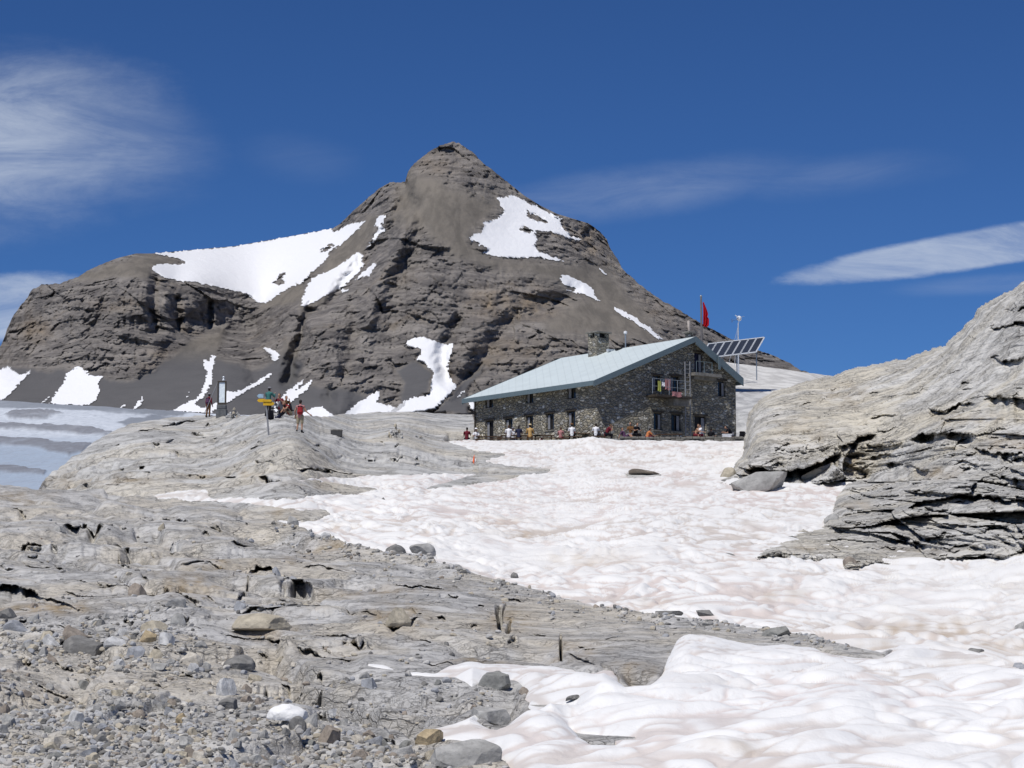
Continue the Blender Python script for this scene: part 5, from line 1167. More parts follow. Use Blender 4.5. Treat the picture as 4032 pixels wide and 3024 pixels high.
def V(*a): return Vector(a)
def pose(kind, lean=0., arms='down', k=1.0):
    """joints facing -Y, feet or seat resting at z = 0"""
    J = {}
    if kind == 'stand':
        J['pel'] = V(0, 0, .93); J['hipL'] = V(.10, 0, .89); J['hipR'] = V(-.10, 0, .89); J['knL'] = V(.13, -.03, .50); J['knR'] = V(-.11, -.01, .50); J['anL'] = V(.16, .03, .09); J['anR'] = V(-.12, .02, .09)
    elif kind == 'sit':
        J['pel'] = V(0, 0, .56); J['hipL'] = V(.10, -.02, .54); J['hipR'] = V(-.10, -.02, .54); J['knL'] = V(.16, -.44, .52); J['knR'] = V(-.14, -.44, .52); J['anL'] = V(.15, -.42, .09); J['anR'] = V(-.15, -.40, .09)
    elif kind == 'ground':
        J['pel'] = V(0, 0, .14); J['hipL'] = V(.10, -.02, .13); J['hipR'] = V(-.10, -.02, .13); J['knL'] = V(.17, -.36, .42); J['knR'] = V(-.15, -.38, .40); J['anL'] = V(.14, -.62, .08); J['anR'] = V(-.14, -.64, .08)
    elif kind == 'recline':
        J['pel'] = V(0, 0, .13); J['hipL'] = V(.10, -.04, .12); J['hipR'] = V(-.10, -.04, .12); J['knL'] = V(.13, -.45, .30); J['knR'] = V(-.12, -.46, .14); J['anL'] = V(.12, -.80, .08); J['anR'] = V(-.12, -.86, .07)
    p = J['pel']; a = lean; up = V(0, -math.sin(a), math.cos(a)); fw = V(0, -math.cos(a), -math.sin(a))
    J['wai'] = p + up * .19; J['che'] = p + up * .40; J['nb'] = p + up * .55; J['nk'] = p + up * .61 + fw * .02; J['hd'] = p + up * .73 + fw * .035
    for s, n in ((1, 'L'), (-1, 'R')):
        sh = p + up * .49 + V(s * .19, 0, 0); J['sh' + n] = sh
        if arms == 'down': el = sh + V(s * .06, .03, -.29); wr = el + V(s * .01, -.10, -.24)
        elif arms == 'table': el = sh + V(s * .07, -.12, -.25); wr = el + V(-s * .06, -.23, .05)
        elif arms == 'knees': el = sh + V(s * .05, -.20, -.20); wr = el + V(-s * .04, -.22, -.03)
        elif arms == 'back': el = sh + V(s * .08, .14, -.25); wr = el + V(s * .02, .08, -.24)
        elif arms == 'photo': el = sh + V(s * .10, -.16, -.20); wr = el + V(-s * .10, -.20, .20)
        elif arms == 'out': el = sh + V(s * .12, -.04, -.25); wr = el + V(s * .18, -.10, -.16) if s < 0 else el + V(.02, -.12, -.22)
        elif arms == 'face': el = sh + V(s * .08, -.16, -.20); wr = el + V(-s * .12, -.06, .26)
        else: el = sh + V(s * .06, 0, -.29); wr = el + V(0, -.05, -.25)
        J['el' + n] = el; J['wr' + n] = wr
    return J

def person(loc, rz, kind, shirt, legs, label, arms='table', lean=.12, hair=M_HAIRD, hat=None, short=False, sleeve='short', longhair=False, vox=.013, shirtless=False, scale=1.0):
    J = pose(kind, lean, arms)
    t = empty('person', loc, rz); t.scale = (scale,) * 3; tag(t, label, 'person', 'people around the hut')
    b = MB()
    b.cap(J['pel'], J['wai'], .135, .120); b.cap(J['wai'], J['che'], .118, .135); b.cap(J['che'], J['nb'], .13, .075); b.cap(J['nb'], J['nk'], .062, .055); b.cap(J['nk'], J['hd'], .055, .07)
    for n, s in (('L', 1), ('R', -1)):
        b.cap(J['che'] + V(s * .05, 0, .06), J['sh' + n], .09, .062); b.cap(J['sh' + n], J['el' + n], .055, .043); b.cap(J['el' + n], J['wr' + n], .041, .028)
        b.cap(J['pel'] + V(s * .05, 0, -.02), J['hip' + n], .11, .105); b.cap(J['hip' + n], J['kn' + n], .095, .06); b.cap(J['kn' + n], J['an' + n], .056, .038)
        an = J['an' + n]; b.cap(an + V(0, .03, -.03), an + V(s * .02, -.17, -.055), .045, .032)
        wr = J['wr' + n]; d = (wr - J['el' + n]).normalized(); sd = d.cross(V(0, -1, .3)).normalized() * s; dn = d.cross(sd).normalized()
        pm = wr + d * .085; b.cap(wr, pm, .026, .034)
        for k, (o_, ln) in enumerate(((-.026, .068), (-.009, .078), (.009, .072), (.025, .055))):
            q = pm + sd * o_ + d * .01; q1 = q + d * ln * .55 + dn * .008; b.cap(q, q1, .0095, .009, 6); b.cap(q1, q1 + (d * .8 + dn * .5) * ln * .5, .009, .0075, 6)
        th = wr + d * .03 - sd * .03; b.cap(th, th - sd * .025 + d * .035, .012, .010, 6); b.cap(th - sd * .025 + d * .035, th - sd * .022 + d * .068, .010, .008, 6)
    h = J['hd']; b.ball(h + V(0, .01, .035), (.076, .096, .105), 16, 12); b.ball(h + V(0, -.045, -.035), (.055, .05, .06), 12, 8)           # skull and jaw
    b.ball(h + V(0, -.10, .005), (.013, .022, .022), 8, 6); b.ball(h + V(0, -.088, -.04), (.026, .012, .010), 8, 6)                      # nose, mouth
    for s in (-1, 1): b.ball(h + V(s * .078, .01, .01), (.012, .022, .033), 8, 6); b.ball(h + V(s * .03, -.082, .035), (.016, .012, .011), 8, 6)   # ears, eye sockets
    body = link('body', voxel(b, vox, 'body', M_SKIN), t)
    e = MB()
    for s in (-1, 1): e.ball(h + V(s * .031, -.094, .03), .009, 8, 6)
    e.build('eyes', M_DARK, body)
    if not shirtless:
        c = MB(); c.cap(J['pel'] + V(0, 0, -.02), J['wai'], .158, .142); c.cap(J['wai'], J['che'], .14, .158); c.cap(J['che'], J['nb'], .152, .088)
        for n, s in (('L', 1), ('R', -1)):
            c.cap(J['che'] + V(s * .05, 0, .06), J['sh' + n], .108, .078)
            if sleeve == 'long': c.cap(J['sh' + n], J['el' + n], .074, .060); c.cap(J['el' + n], J['wr' + n], .058, .043)
            elif sleeve == 'short': c.cap(J['sh' + n], J['sh' + n].lerp(J['el' + n], .6), .074, .07)
        link('shirt', voxel(c, vox * 1.2, 'shirt', shirt), t)
    c = MB(); c.cap(J['pel'] + V(0, 0, -.03), J['pel'] + V(0, 0, .06), .15, .146)
    for n, s in (('L', 1), ('R', -1)):
        c.cap(J['pel'] + V(s * .05, 0, -.02), J['hip' + n], .125, .12)
        c.cap(J['hip' + n], J['hip' + n].lerp(J['kn' + n], .85 if short else 1.), .112, .09 if short else .078)
        if not short: c.cap(J['kn' + n], J['kn' + n].lerp(J['an' + n], .93), .075, .06)
    link('shorts' if short else 'trousers', voxel(c, vox * 1.2, 'legwear', legs), t)
    for n, s in (('L', 1), ('R', -1)):
        an = J['an' + n]; c = MB(); c.cap(an + V(0, .02, .03), an + V(0, .02, -.02), .055, .055); c.cap(an + V(0, .045, -.035), an + V(s * .022, -.18, -.052), .055, .042)
        link('boot', voxel(c, vox * 1.1, 'boot', C_BLACK), t)
    c = MB(); c.ball(h + V(0, .025, .05), (.085, .098, .10), 14, 10); c.ball(h + V(0, .055, .0), (.075, .06, .09), 12, 8)
    if longhair: c.cap(h + V(0, .07, 0), h + V(0, .10, -.22), .075, .05)
    link('hair', voxel(c, vox, 'hair', hair), t)
    if hat:
        c = MB(); q = h + V(0, .01, .09); c.tube([q + V(0, 0, -.01), q + V(0, 0, .0), q + V(0, 0, .012), q + V(0, 0, .07), q + V(0, 0, .095)], [.16, .165, .10, .095, .05], 16); c.build('hat', hat, t, True)
    return t

def backpack(loc, rz, mat, label, sc=1., tilt=0.):
    t = empty('backpack', loc, rz); t.scale = (sc,) * 3; t.rotation_euler = (tilt, 0, rz); tag(t, label, 'backpack')
    m = MB(); m.cap((0, 0, .12), (0, .01, .40), .13, .105, 12); m.cap((-.07, 0, .12), (-.06, 0, .38), .11, .09, 12); m.cap((.07, 0, .12), (.06, 0, .38), .11, .09, 12); m.v = [(x, y * .85, z) for x, y, z in m.v]
    link('bag', voxel(m, .015, 'bag', mat), t)
    m = MB(); m.cap((-.08, 0, .46), (.08, 0, .46), .075, .075, 12); m.v = [(x, y, (z - .46) * .6 + .47) for x, y, z in m.v]; m.build('lid', C_BLACK, t, True)
    m = MB(); m.cap((-.06, .10, .16), (.06, .10, .16), .06, .06, 10); m.build('front_pocket', mat, t, True)
    for s in (-1, 1):
        m = MB(); m.tube([(s*.07,-.10,.44),(s*.08,-.19,.42),(s*.09,-.22,.30),(s*.09,-.17,.16),(s*.08,-.09,.10)], .016, 6); m.build('strap', C_BLACK, t)

PI = math.pi
def F_(px, Y, dz=0): a = on_floor(px, Y); return (a[0], a[1], a[2] + dz)
person(F_(1838,152.2), PI*.95, 'sit', C_MAROON, C_BLACK, 'person in a maroon shirt, leftmost on the terrace, seen from behind', vox=.02)
person(F_(1873,153.3), .3, 'sit', C_WHITE, C_GREY, 'person in a white top and white cap beside the hut\'s left corner', vox=.02, hat=C_WHITE)
person(F_(2003,150.4), PI, 'sit', C_WHITE, C_GREY, 'person with a plain white back at the left end of the long bench', vox=.02, hair=M_HAIRB)
person(F_(2019,152.6), .2, 'sit', C_WHITE, C_NAVY, 'dark haired person facing out behind the table, half hidden by the white back', vox=.02, hat=C_GREY)
person(F_(2043,150.4), PI, 'sit', C_NAVY, C_BLACK, 'long haired person in a navy top on the long bench', vox=.02, longhair=True)
person(F_(2087,150.4), PI, 'sit', C_TAN, C_BROWN, 'broad person in a tan orange shirt and straw hat on the long bench', vox=.02, hat=C_STRAW, sleeve='long', scale=1.05)
person(F_(2207,150.8), PI*.9, 'sit', C_PINK, C_MAROON, 'small person in a dull pink top between the two middle windows', vox=.02, scale=.92, hair=M_HAIRB)
person(F_(2252,149.2), PI, 'sit', C_WHITE, C_BLACK, 'person in a white shirt and tan hat below the fifth lower window', vox=.02, hat=C_BROWN)
person(F_(2276,151.2), -.3, 'sit', C_MAROON, C_BLACK, 'person in dark red facing out beside the tan hat and white shirt', vox=.02, hair=M_HAIRB)
person(F_(2346,148.9), PI*.97, 'sit', C_WHITE, C_BLACK, 'dark haired person in white shirt at the hut corner', vox=.02)
person(F_(2362,152.), .1, 'sit', C_NAVY, C_BLACK, 'person in dark clothes just behind the white shirt at the hut corner', vox=.02)
person(F_(2386,148.4), PI*.55, 'sit', C_MAROON, C_BLACK, 'person in dark red with bare arms leaning forward right of the hut corner', vox=.02, arms='face', lean=.5, hair=M_HAIRB)
person(F_(2462,146.9,-.02), PI*.35, 'ground', C_PURP, C_PURP, 'person with bare pale legs sitting on the ground before the gable', vox=.02, arms='back', lean=-.4, short=True)
person(F_(2484,148.3), -.3, 'sit', C_BROWN, C_GREY, 'person in brown sitting left of the person in black before the gable', vox=.02, hair=M_HAIRB)
person(F_(2502,148.3), .5, 'sit', C_BLACK, C_BLACK, 'person in black bending towards the brown clad neighbour', vox=.02, lean=.35)
person(F_(2546,147.4), PI*.6, 'ground', C_ORANGE, C_MAROON, 'person in rusty orange sitting low below the first gable window', vox=.02, lean=.4, arms='knees')
person(F_(2737,149.2), PI*.35, 'sit', C_ORANGE, C_MAROON, 'shirtless sunburnt person leaning forward before the gable door', vox=.02, shirtless=True, lean=.5, arms='knees', short=True)
person(F_(2762,149.2), -PI*.3, 'sit', C_WHITE, C_MAROON, 'pale clad person beside the shirtless one before the gable door', vox=.02, hair=M_HAIRB, lean=.35, short=True, arms='knees')
person(F_(2798,149.4,-.3), PI*.8, 'sit', C_BLACK, C_BLACK, 'person dressed all in black right of the gable door', vox=.02)
person(F_(2884,150.2,.1), -PI*.45, 'sit', C_BLACK, C_GREY, 'person in black bending over the white box at the right end of the terrace', vox=.02, lean=.7)
# white cool box and dark backpack at the right end
def coolbox(px, Y, label):
    t = empty('box', F_(px, Y)); tag(t, label, 'box'); m = MB(); m.box((-.33, -.2, 0), (.33, .2, .42)); m.build('box_body', M_WHITE, t, bevel=.03); m = MB(); m.box((-.35, -.22, .423), (.35, .22, .50)); m.build('lid', M_WHITE, t, bevel=.02)
coolbox(2862, 147.8, 'white box standing at the right end of the terrace'); coolbox(2872, 150.6, 'white box half hidden behind the front white box')
backpack(F_(2923, 148.4), .3, C_BLACK, 'big black backpack at the right end of the terrace', 1.5)
backpack(F_(2905, 147.9), .9, C_NAVY, 'dark bag lying left of the big black backpack', .9, .9)
backpack(F_(2128, 150.3), .9, C_MAROON, 'dark red bag on the terrace right of the tan shirted person', .9, .4)

# --- on the knoll
def hit(fn, px, py):                                        # point of the displaced surface that shows at this pixel
    px = np.atleast_1d(np.asarray(px, float)); py = np.atleast_1d(np.asarray(py, float)); q = py.copy()
    for _ in range(6):
        p = fn(px[None], q[None])[0][0]; e = py - proj(p)[1]; q = q + np.clip(e, -14, 14) * .8
    return p
def ground_B(px, py): return hit(surfB, px, py)[0]
def GB(px, py, dz=0.): p = ground_B(px, py); return (float(p[0]), float(p[1]), float(p[2]) + dz)
person(GB(1181,1703,.0), PI*.93, 'stand', C_PINK, C_KHAKI, 'hiker in red top and khaki shorts standing right of the signpost, back turned', arms='out', lean=.04, short=True, hair=M_HAIRD, sleeve='none', scale=1.02)
g = GB(1181,1703); backpack((g[0] + .02, g[1] - .19, g[2] + .99), PI, C_RED, 'red backpack on the back of the standing hiker in khaki shorts', .95)
person(GB(820,1641), PI*.85, 'stand', C_MAROON, C_BROWN, 'hiker in maroon jacket and brown trousers left of the memorial panel', arms='down', sleeve='long', hat=C_GREY)
g = GB(820,1641); backpack((g[0] - .02, g[1] - .2, g[2] + .98), PI, C_PURP, 'dark purple backpack on the hiker beside the memorial panel', .9)
person(GB(1056,1648), PI*.85, 'stand', C_TEAL, C_BLACK, 'hiker in teal shirt and cap standing behind the yellow signpost', arms='photo', sleeve='long', hat=C_GREY)
person(GB(1108,1640), .5, 'ground', C_NAVY, C_BLACK, 'hiker in dark clothes sitting on the ground beside the black pack', arms='knees', lean=.3)
person(GB(1102,1641,.35), -.4, 'ground', C_MAROON, C_GREY, 'hiker in dark red sitting highest in the resting group', arms='photo', lean=.1, hair=M_HAIRB)
person(GB(1122,1643,.3), .6, 'ground', C_BROWN, C_BLACK, 'hiker in brown with raised hands in the resting group', arms='face', lean=.2)
person(GB(1142,1646,.1), -.9, 'ground', C_RED, C_KHAKI, 'hiker in red bending forward at the right of the resting group', arms='knees', lean=.55, short=True, sleeve='none', hair=M_HAIRB)
backpack(GB(1066,1644), .3, C_BLACK, 'black backpack at the left end of the resting group', 1.15); backpack(GB(1085,1645), 1.2, C_NAVY, 'dark blue pack lying against the black backpack', 1.1, .8)
backpack(GB(1165,1650), .4, C_KHAKI, 'pale khaki pack lying beside the feet of the resting group', .9, .9)

def signpost():
    b = GB(1060, 1711); t = empty('signpost', b); tag(t, 'leaning wooden hiking signpost with yellow arrow boards on the knoll', 'signpost')
    top = Vector(P(1044, 1562, b[1])) - Vector(b); m = MB(); m.tube([(0, 0, -.3), tuple(top * .5), tuple(top)], .045, 8); m.build('post', M_GREYW, t)
    my = simple('sign_yellow', (.62, .37, .02), .5)
    def arrow(px0, px1, py0, py1, y, mat, tip):
        a = Vector(P(px0, py1, b[1])) - Vector(b); c = Vector(P(px1, py0, b[1])) - Vector(b); h = c.z - a.z; w = c.x - a.x; pts = [(0, 0), (w - h * .5, 0), (w, h * .5), (w - h * .5, h), (0, h)]
        if tip < 0: pts = [(w - p, q) for p, q in pts][::-1]
        n = len(pts); v = [(a.x + p, y, a.z + q) for p, q in pts] + [(a.x + p, y + .03, a.z + q) for p, q in pts]
        f = [tuple(range(n)), tuple(range(n, 2 * n))[::-1]] + [(i, i + n, (i + 1) % n + n, (i + 1) % n) for i in range(n)]
        me = bpy.data.meshes.new('arrow_board'); me.from_pydata(v, [], f); me.materials.append(mat); me.update(); return link('arrow_board', me, t)
    arrow(1037, 1082, 1583, 1597, -.09, my, 1); arrow(1037, 1072, 1574, 1583, -.13, my, 1); arrow(1013, 1044, 1571, 1584, -.09, my, -1)
    arrow(1012, 1038, 1552, 1567, -.09, simple('sign_blue_white', (.30, .42, .52), .5), -1)
signpost()

M_FRAME2 = simple('dark_stone_base', (.12, .125, .13), .8, 0, .3, 3, bump=.4)
def memorial():
    b = GB(872, 1640); t = empty('memorial_panel', b); tag(t, 'upright memorial panel of pale blue glass in a dark metal frame on a stone base', 'memorial panel')
    s = b[1] / F; W_ = lambda px: (px - 872) * s; Z_ = lambda py: (1640 - py) * s
    m = MB(); m.box((W_(852), -.3, -.3), (W_(894), .3, Z_(1615))); m.box((W_(854), -.25, Z_(1615) + .002), (W_(891), .25, Z_(1597))); m.build('base', M_FRAME2, t, bevel=.05)
    fr = MB(); w = .10; zb, zt = Z_(1597) + .003, Z_(1502)
    fr.box((W_(855), -.09, zb), (W_(855) + w, .09, zt)); fr.box((W_(890) - w, -.09, zb), (W_(890), .09, zt)); fr.box((W_(855) + w, -.087, zt - w), (W_(890) - w, .087, zt)); fr.box((W_(855) + w, -.087, zb), (W_(890) - w, .087, Z_(1588))); fr.build('frame', M_FRAME, t)
    g = MB(); g.box((W_(855) + w + .002, -.03, Z_(1588) + .002), (W_(890) - w - .002, .03, zt - w - .002)); g.build('glass_panel', simple('pale_blue_glass', (.80, .88, .95), .4), t)
    f2 = MB(); f2.tube([(W_(878), 0, zt), (W_(878), 0, zt + .12), (W_(878), 0, zt + .2)], [.12, .09, .05], 10); f2.ball((W_(878), 0, zt + .28), .09); f2.build('finial', M_ALU, t, True)
    bp = MB(); bp.tube([(W_(806), -.3, .1), (W_(855), 0, zt - .1)], .03, 6); bp.build('brace', M_GREYW, t)
memorial()

# dark metal box on the knoll
b_ = GB(1325, 1722); t = empty('utility_box', b_); tag(t, 'small dark metal box with a lighter lid on the bare knoll', 'box')
s_ = b_[1] / F; m = MB(); m.box((-22 * s_, -.25, -.1), (22 * s_, .25, 17 * s_)); m.build('box_body', simple('dark_metal_box', (.06, .06, .06), .6), t, bevel=.02)
m = MB(); m.box((-23 * s_, -.27, 17 * s_ + .002), (23 * s_, .27, 22 * s_)); m.build('lid', M_SLAB, t, bevel=.01)
# painted trail mark: white, red, white bars on the rock
def mark():
    r = MB(); w = MB(); cc = GB(1864, 1822)
    for i, mb in ((-1, w), (0, r), (1, w)):
        base = [GB(1864 + i * 6 - 3, 1830), GB(1864 + i * 6 + 2.6, 1830), GB(1866 + i * 6 + 2.6, 1813), GB(1866 + i * 6 - 3, 1813)]
        base = [(Vector(q) - Vector(cc)) + Vector((0, -.05, .08)) for q in base]; mb.hexa([q - Vector((0, 0, .02)) for q in base] + base)
    t = empty('trail_mark', cc); tag(t, 'small white and red painted trail mark on the grey rock beside the snow', 'trail mark'); w.build('white_bars', M_WHITE, t); r.build('red_bar', simple('trail_red', (.75, .16, .05)), t)
mark()

# ------------------------------------------------------------------ loose rocks
def rock_mesh(name, seed, flat=.65, cuts=9, jag=.06, sub=4):
    rr = np.random.RandomState(seed); bm = bmesh.new(); bmesh.ops.create_icosphere(bm, subdivisions=sub, radius=1)
    v = np.array([x.co[:] for x in bm.verts]); 
    for _ in range(cuts):
        n = rr.normal(size=3); n /= np.linalg.norm(n); dd = rr.uniform(.45, .82); k = v @ n; over = k > dd; v[over] -= ((k[over] - dd)[:, None]) * n
    v *= np.array([1, rr.uniform(.7, .95), flat]); v[:, 2] = np.maximum(v[:, 2], -flat * rr.uniform(.12, .3)); v += (v / (np.linalg.norm(v, axis=1)[:, None] + 1e-6)) * (jag * fbm(v[:, 0] * 2 + seed, v[:, 1] * 2, v[:, 2] * 3, 4, .55))[:, None]
    v[:, 0] /= np.abs(v[:, 0]).max(); v[:, 2] -= v[:, 2].min(); v[:, 2] /= v[:, 2].max(); v[:, 1] /= np.abs(v[:, 1]).max() 
    for x, c in zip(bm.verts, v): x.co = c
    me = bpy.data.meshes.new(name); bm.to_mesh(me); bm.free(); me.polygons.foreach_set('use_smooth', [False] * len(me.polygons)); return me

def stone_mat(name, c, v=.25):
    m, t, b = new_mat(name); oc = t.add('TexCoord').outputs['Object']; inf = t.add('ObjectInfo').outputs['Random']
    vec = t.add('VectorMath', {0: oc, 1: t.add('CombineXYZ', {0: t.math('MULTIPLY', inf, 31.), 1: inf, 2: inf}).outputs[0]}, operation='ADD').outputs[0]
    n = t.noise(vec, 1.6, 6, .65); n2 = t.noise(vec, 7, 6, .7)
    cc = t.mix(t.smooth(n, .3, .7), tuple(x * (1 - v) for x in c), tuple(x * (1 + v) for x in c)); cc = t.mix(t.math('MULTIPLY', t.smooth(n2, .5, .7), .4), cc, tuple(x * .4 for x in c))
    t.l.new(cc, b.inputs['Base Color']); b.inputs['Roughness'].default_value = .92; b.inputs['Specular IOR Level'].default_value = .2
    bp = t.add('Bump', {'Strength': .6, 'Distance': .03, 'Height': t.math('ADD', n, t.math('MULTIPLY', n2, .4))}); t.l.new(bp.outputs[0], b.inputs['Normal']); return m
SM = {'grey': stone_mat('stone_grey', (.36, .355, .34)), 'pale': stone_mat('stone_pale', (.50, .50, .495)), 'dark': stone_mat('stone_dark', (.21, .205, .195)), 'tan': stone_mat('stone_tan', (.44, .395, .31)),
      'brown': stone_mat('stone_brown', (.29, .25, .21)), 'blue': stone_mat('stone_blue_grey', (.32, .33, .35)), 'ochre': stone_mat('stone_ochre', (.43, .345, .22)), 'cream': stone_mat('stone_cream', (.53, .49, .42)), 'green': stone_mat('stone_green_grey', (.25, .25, .235))}

def surf_pts(fn, px, py):
    p, _ = fn(np.atleast_2d(np.asarray(px, float)), np.atleast_2d(np.asarray(py, float))); return p.reshape(-1, 3)

#  kind, centre x, bottom y, width px, height px, material, shape seed, flatness of shape, label
BIG = [
 ('boulder',1812,3030,310,135,'grey',3,'broad grey slab boulder at the bottom edge beside the snow'), ('boulder',1692,2935,115,70,'ochre',11,'orange tan boulder tucked behind the broad bottom slab'),
 ('boulder',1962,2728,150,82,'green',5,'angular greenish grey boulder lying on the upper snow edge'), ('boulder',1927,2850,170,66,'grey',21,'flat dark grey rock ringed by snow above the broad slab'),
 ('boulder',1880,2985,90,80,'dark',23,'dark block wedged under the right end of the broad bottom slab'), ('boulder',1025,2490,240,78,'tan',7,'long ochre boulder with a dark right end on the slab'), ('boulder',541,2350,74,64,'brown',9,'rounded brown stone perched on the slab rim'),
 ('stone',297,2530,112,74,'brown',13,'large brown grey block in the upper left stone heap'), ('stone',196,2553,86,52,'pale',15,'rounded pale stone left of the brown block'), ('stone',335,2586,196,74,'dark',17,'long dark grey wedge at the front of the stone heap'),
 ('stone',449,2548,92,48,'pale',19,'bluish white stone in the stone heap'), ('stone',607,2498,116,58,'tan',25,'ochre angular stone at the back of the stone heap'), ('stone',652,2550,90,66,'pale',27,'light grey square stone right of the heap'),
 ('stone',573,2536,74,50,'ochre',29,'rounded tan stone before the ochre angular one'), ('stone',604,2594,80,42,'tan',31,'yellowish oval stone at the foot of the heap'), ('stone',740,2627,110,62,'cream',33,'beige stone at the right end of the heap'),
 ('stone',804,2643,58,38,'grey',35,'small grey stone right of the beige one'), ('stone',880,2743,94,78,'pale',37,'rounded grey stone standing alone mid slab'), ('stone',202,2612,54,46,'brown',39,'dark brown cube like stone left of the long wedge'),
 ('stone',525,2585,96,60,'blue',41,'lilac grey stone in the heap middle'), ('boulder',1304,2936,98,86,'brown',43,'brown boulder with a dark right side in the rubble'), ('stone',1165,2936,76,62,'dark',45,'dark grey stone left of the brown boulder'),
 ('stone',722,2850,60,46,'ochre',47,'yellow stone in the lower left rubble'), ('stone',544,2832,66,42,'brown',49,'brown stone left of the yellow one'), ('stone',475,2796,54,30,'dark',51,'small black brick shaped stone in the rubble'), ('stone',728,2950,90,52,'grey',53,'grey stone low in the rubble'),
 ('stone',285,2768,58,40,'grey',55,'rounded grey stone of the left pair in the rubble'), ('stone',318,2772,42,30,'tan',57,'small tan stone of the left pair in the rubble'), ('stone',892,2812,96,54,'dark',59,'mottled dark stone before the dark step'),
 ('stone',1515,2852,98,50,'grey',61,'oval grey stone above the snow tip'), ('stone',1452,2862,60,40,'brown',63,'small brown stone left of the oval grey one'), ('stone',1471,2928,82,54,'blue',65,'blue grey stone in the row near the snow tip'),
 ('stone',1408,2934,66,46,'cream',67,'beige stone in the row near the snow tip'), ('stone',1597,2945,70,44,'pale',69,'pale stone touching the snow tip'), ('stone',1572,3000,122,58,'grey',71,'grey brown stone left of the broad bottom slab'), ('stone',1414,3000,80,50,'brown',73,'brown stone at the bottom edge'),
 ('stone',1560,2470,122,86,'tan',75,'round ochre lump sitting in a socket of the slab'), ('stone',2062,2735,42,32,'brown',77,'small brown stone right of the angular boulder'), ('stone',2255,2768,60,18,'dark',79,'thin dark stone lying on the snow'),
 ('stone',3060,2510,112,44,'green',81,'low grey green stone near the snow crest'), ('stone',2780,2424,82,26,'dark',83,'dark stone on the rim of the slab'), ('stone',2640,2418,120,18,'dark',85,'thin dark flake on the rim of the slab'), ('stone',3310,2562,60,24,'grey',87,'small grey stone near the tip of the slab'),
 ('stone',1550,2180,96,42,'dark',89,'dark boulder on the crest above the snowfield'), ('stone',1660,2182,110,50,'grey',91,'grey boulder right of the dark crest boulder'), ('stone',2030,2275,40,24,'dark',93,'small stone on the crest right of the boulders'), ('stone',1150,2065,50,36,'grey',95,'grey stone on the crest at the snow corner'),
 ('stone',230,2120,60,44,'grey',97,'grey stone in the upper left cleft'), ('stone',262,2175,50,32,'pale',99,'pale stone below the upper left cleft'), ('stone',1090,2268,40,46,'blue',101,'small stone leaning in the dark hollow'), ('stone',180,2520,60,40,'tan',103,'tan stone partly behind the rounded pale stone'),
 ('stone',700,2470,70,60,'grey',105,'grey slab fragment leaning behind the light square stone'), ('stone',60,2490,110,50,'blue',107,'blue grey stone at the left edge of the heap'), ('stone',940,2640,130,66,'dark',109,'dark grey embedded rock right of the heap'), ('stone',690,2400,90,40,'grey',111,'grey stone above the heap'),
 ('stone',1330,2880,50,30,'tan',113,'small tan stone above the brown boulder'), ('stone',1000,2680,60,30,'tan',115,'small ochre stone beside the lone rounded one'), ('stone',620,2640,90,30,'grey',117,'flat grey stone before the yellow oval one'), ('stone',420,2480,80,50,'grey',119,'pale grey upright stone behind the heap'), ('stone',480,2500,76,46,'pale',121,'light stone between the heap and the ochre one'),
 ('stone',20,2440,90,50,'dark',123,'dark stone at the left picture edge'), ('stone',120,2560,60,28,'tan',125,'small tan stone left of the heap')]
BIGB = [('boulder',3000,1938,236,88,'grey',131,'grey boulder half buried in snow before the big overhang'), ('boulder',3245,1905,180,98,'cream',133,'leaning pale slab under the right end of the overhang'), ('boulder',3345,1895,150,70,'grey',135,'grey slab right of the leaning pale one'),
 ('boulder',2862,1892,76,60,'tan',137,'tan rock at the left foot of the overhang boulder'), ('stone',3282,2078,70,62,'grey',139,'round grey stone at the edge of the ledges and snow'), ('stone',3330,2070,60,70,'grey',141,'upright stone beside the round grey one'), ('stone',3345,2238,64,52,'brown',143,'brown block at the snow line under the outcrop'),
 ('stone',1507,1974,18,18,'dark',145,'single tiny dark stone on the snowfield'), ('stone',2540,1870,130,20,'brown',147,'flat brown rock emerging in the middle of the snowfield'), ('stone',3852,2590,96,40,'dark',149,'cluster like dark stone in the dirty snow at lower right'), ('stone',4020,2482,52,40,'grey',151,'grey stone in the snow at the right edge'),
 ('stone',4012,2655,70,50,'blue',153,'blue grey stone at the right edge below the other one'), ('stone',3130,2130,80,22,'dark',155,'thin slab at the tip of the ledges'), ('stone',2880,2192,70,14,'dark',157,'flat dark stone in the snow left of the ledges'), ('stone',2850,1900,30,14,'dark',159,'small dark stone at the far left of the overhang boulder')]
_cache = {}
def get_rock(seed, flat, mat, jag=.07):
    k = (seed, mat)
    if k not in _cache: me = rock_mesh('rock', seed, flat, 6 + seed % 6, jag); me.materials.append(SM[mat]); _cache[k] = me
    return _cache[k]
rnd = random.Random(11)
def put_rock(fn, kind, cx, by, w, h, mat, seed, label, group=None, sink=.12, p=None):
    p = hit(fn, cx, by - h * .12)[0] if p is None else p; s = p[1] / F
    o = link(kind, get_rock(seed, .6, mat)); hw = w * s / 2; hz = h * s * .84
    o.scale = (hw, hw * rnd.uniform(.75, 1.0), hz / (1 - sink))
    o.location = (float(p[0]), float(p[1]) + hw * .35, float(p[2]) - hz * (sink + .06)); o.rotation_euler = (rnd.uniform(-.15, .1), rnd.uniform(-.22, .22), rnd.uniform(-.35, .35))
    tag(o, label, kind, group); return o
for (k, cx, by, w, h, mt, sd, lb) in BIG: put_rock(topA, k, cx, by, w, h, mt, sd, lb, 'loose rocks on the foreground slab')
for (k, cx, by, w, h, mt, sd, lb) in BIGB: put_rock(topBs, k, cx, by, w, h, mt, sd, lb, 'rocks around the snowfield')

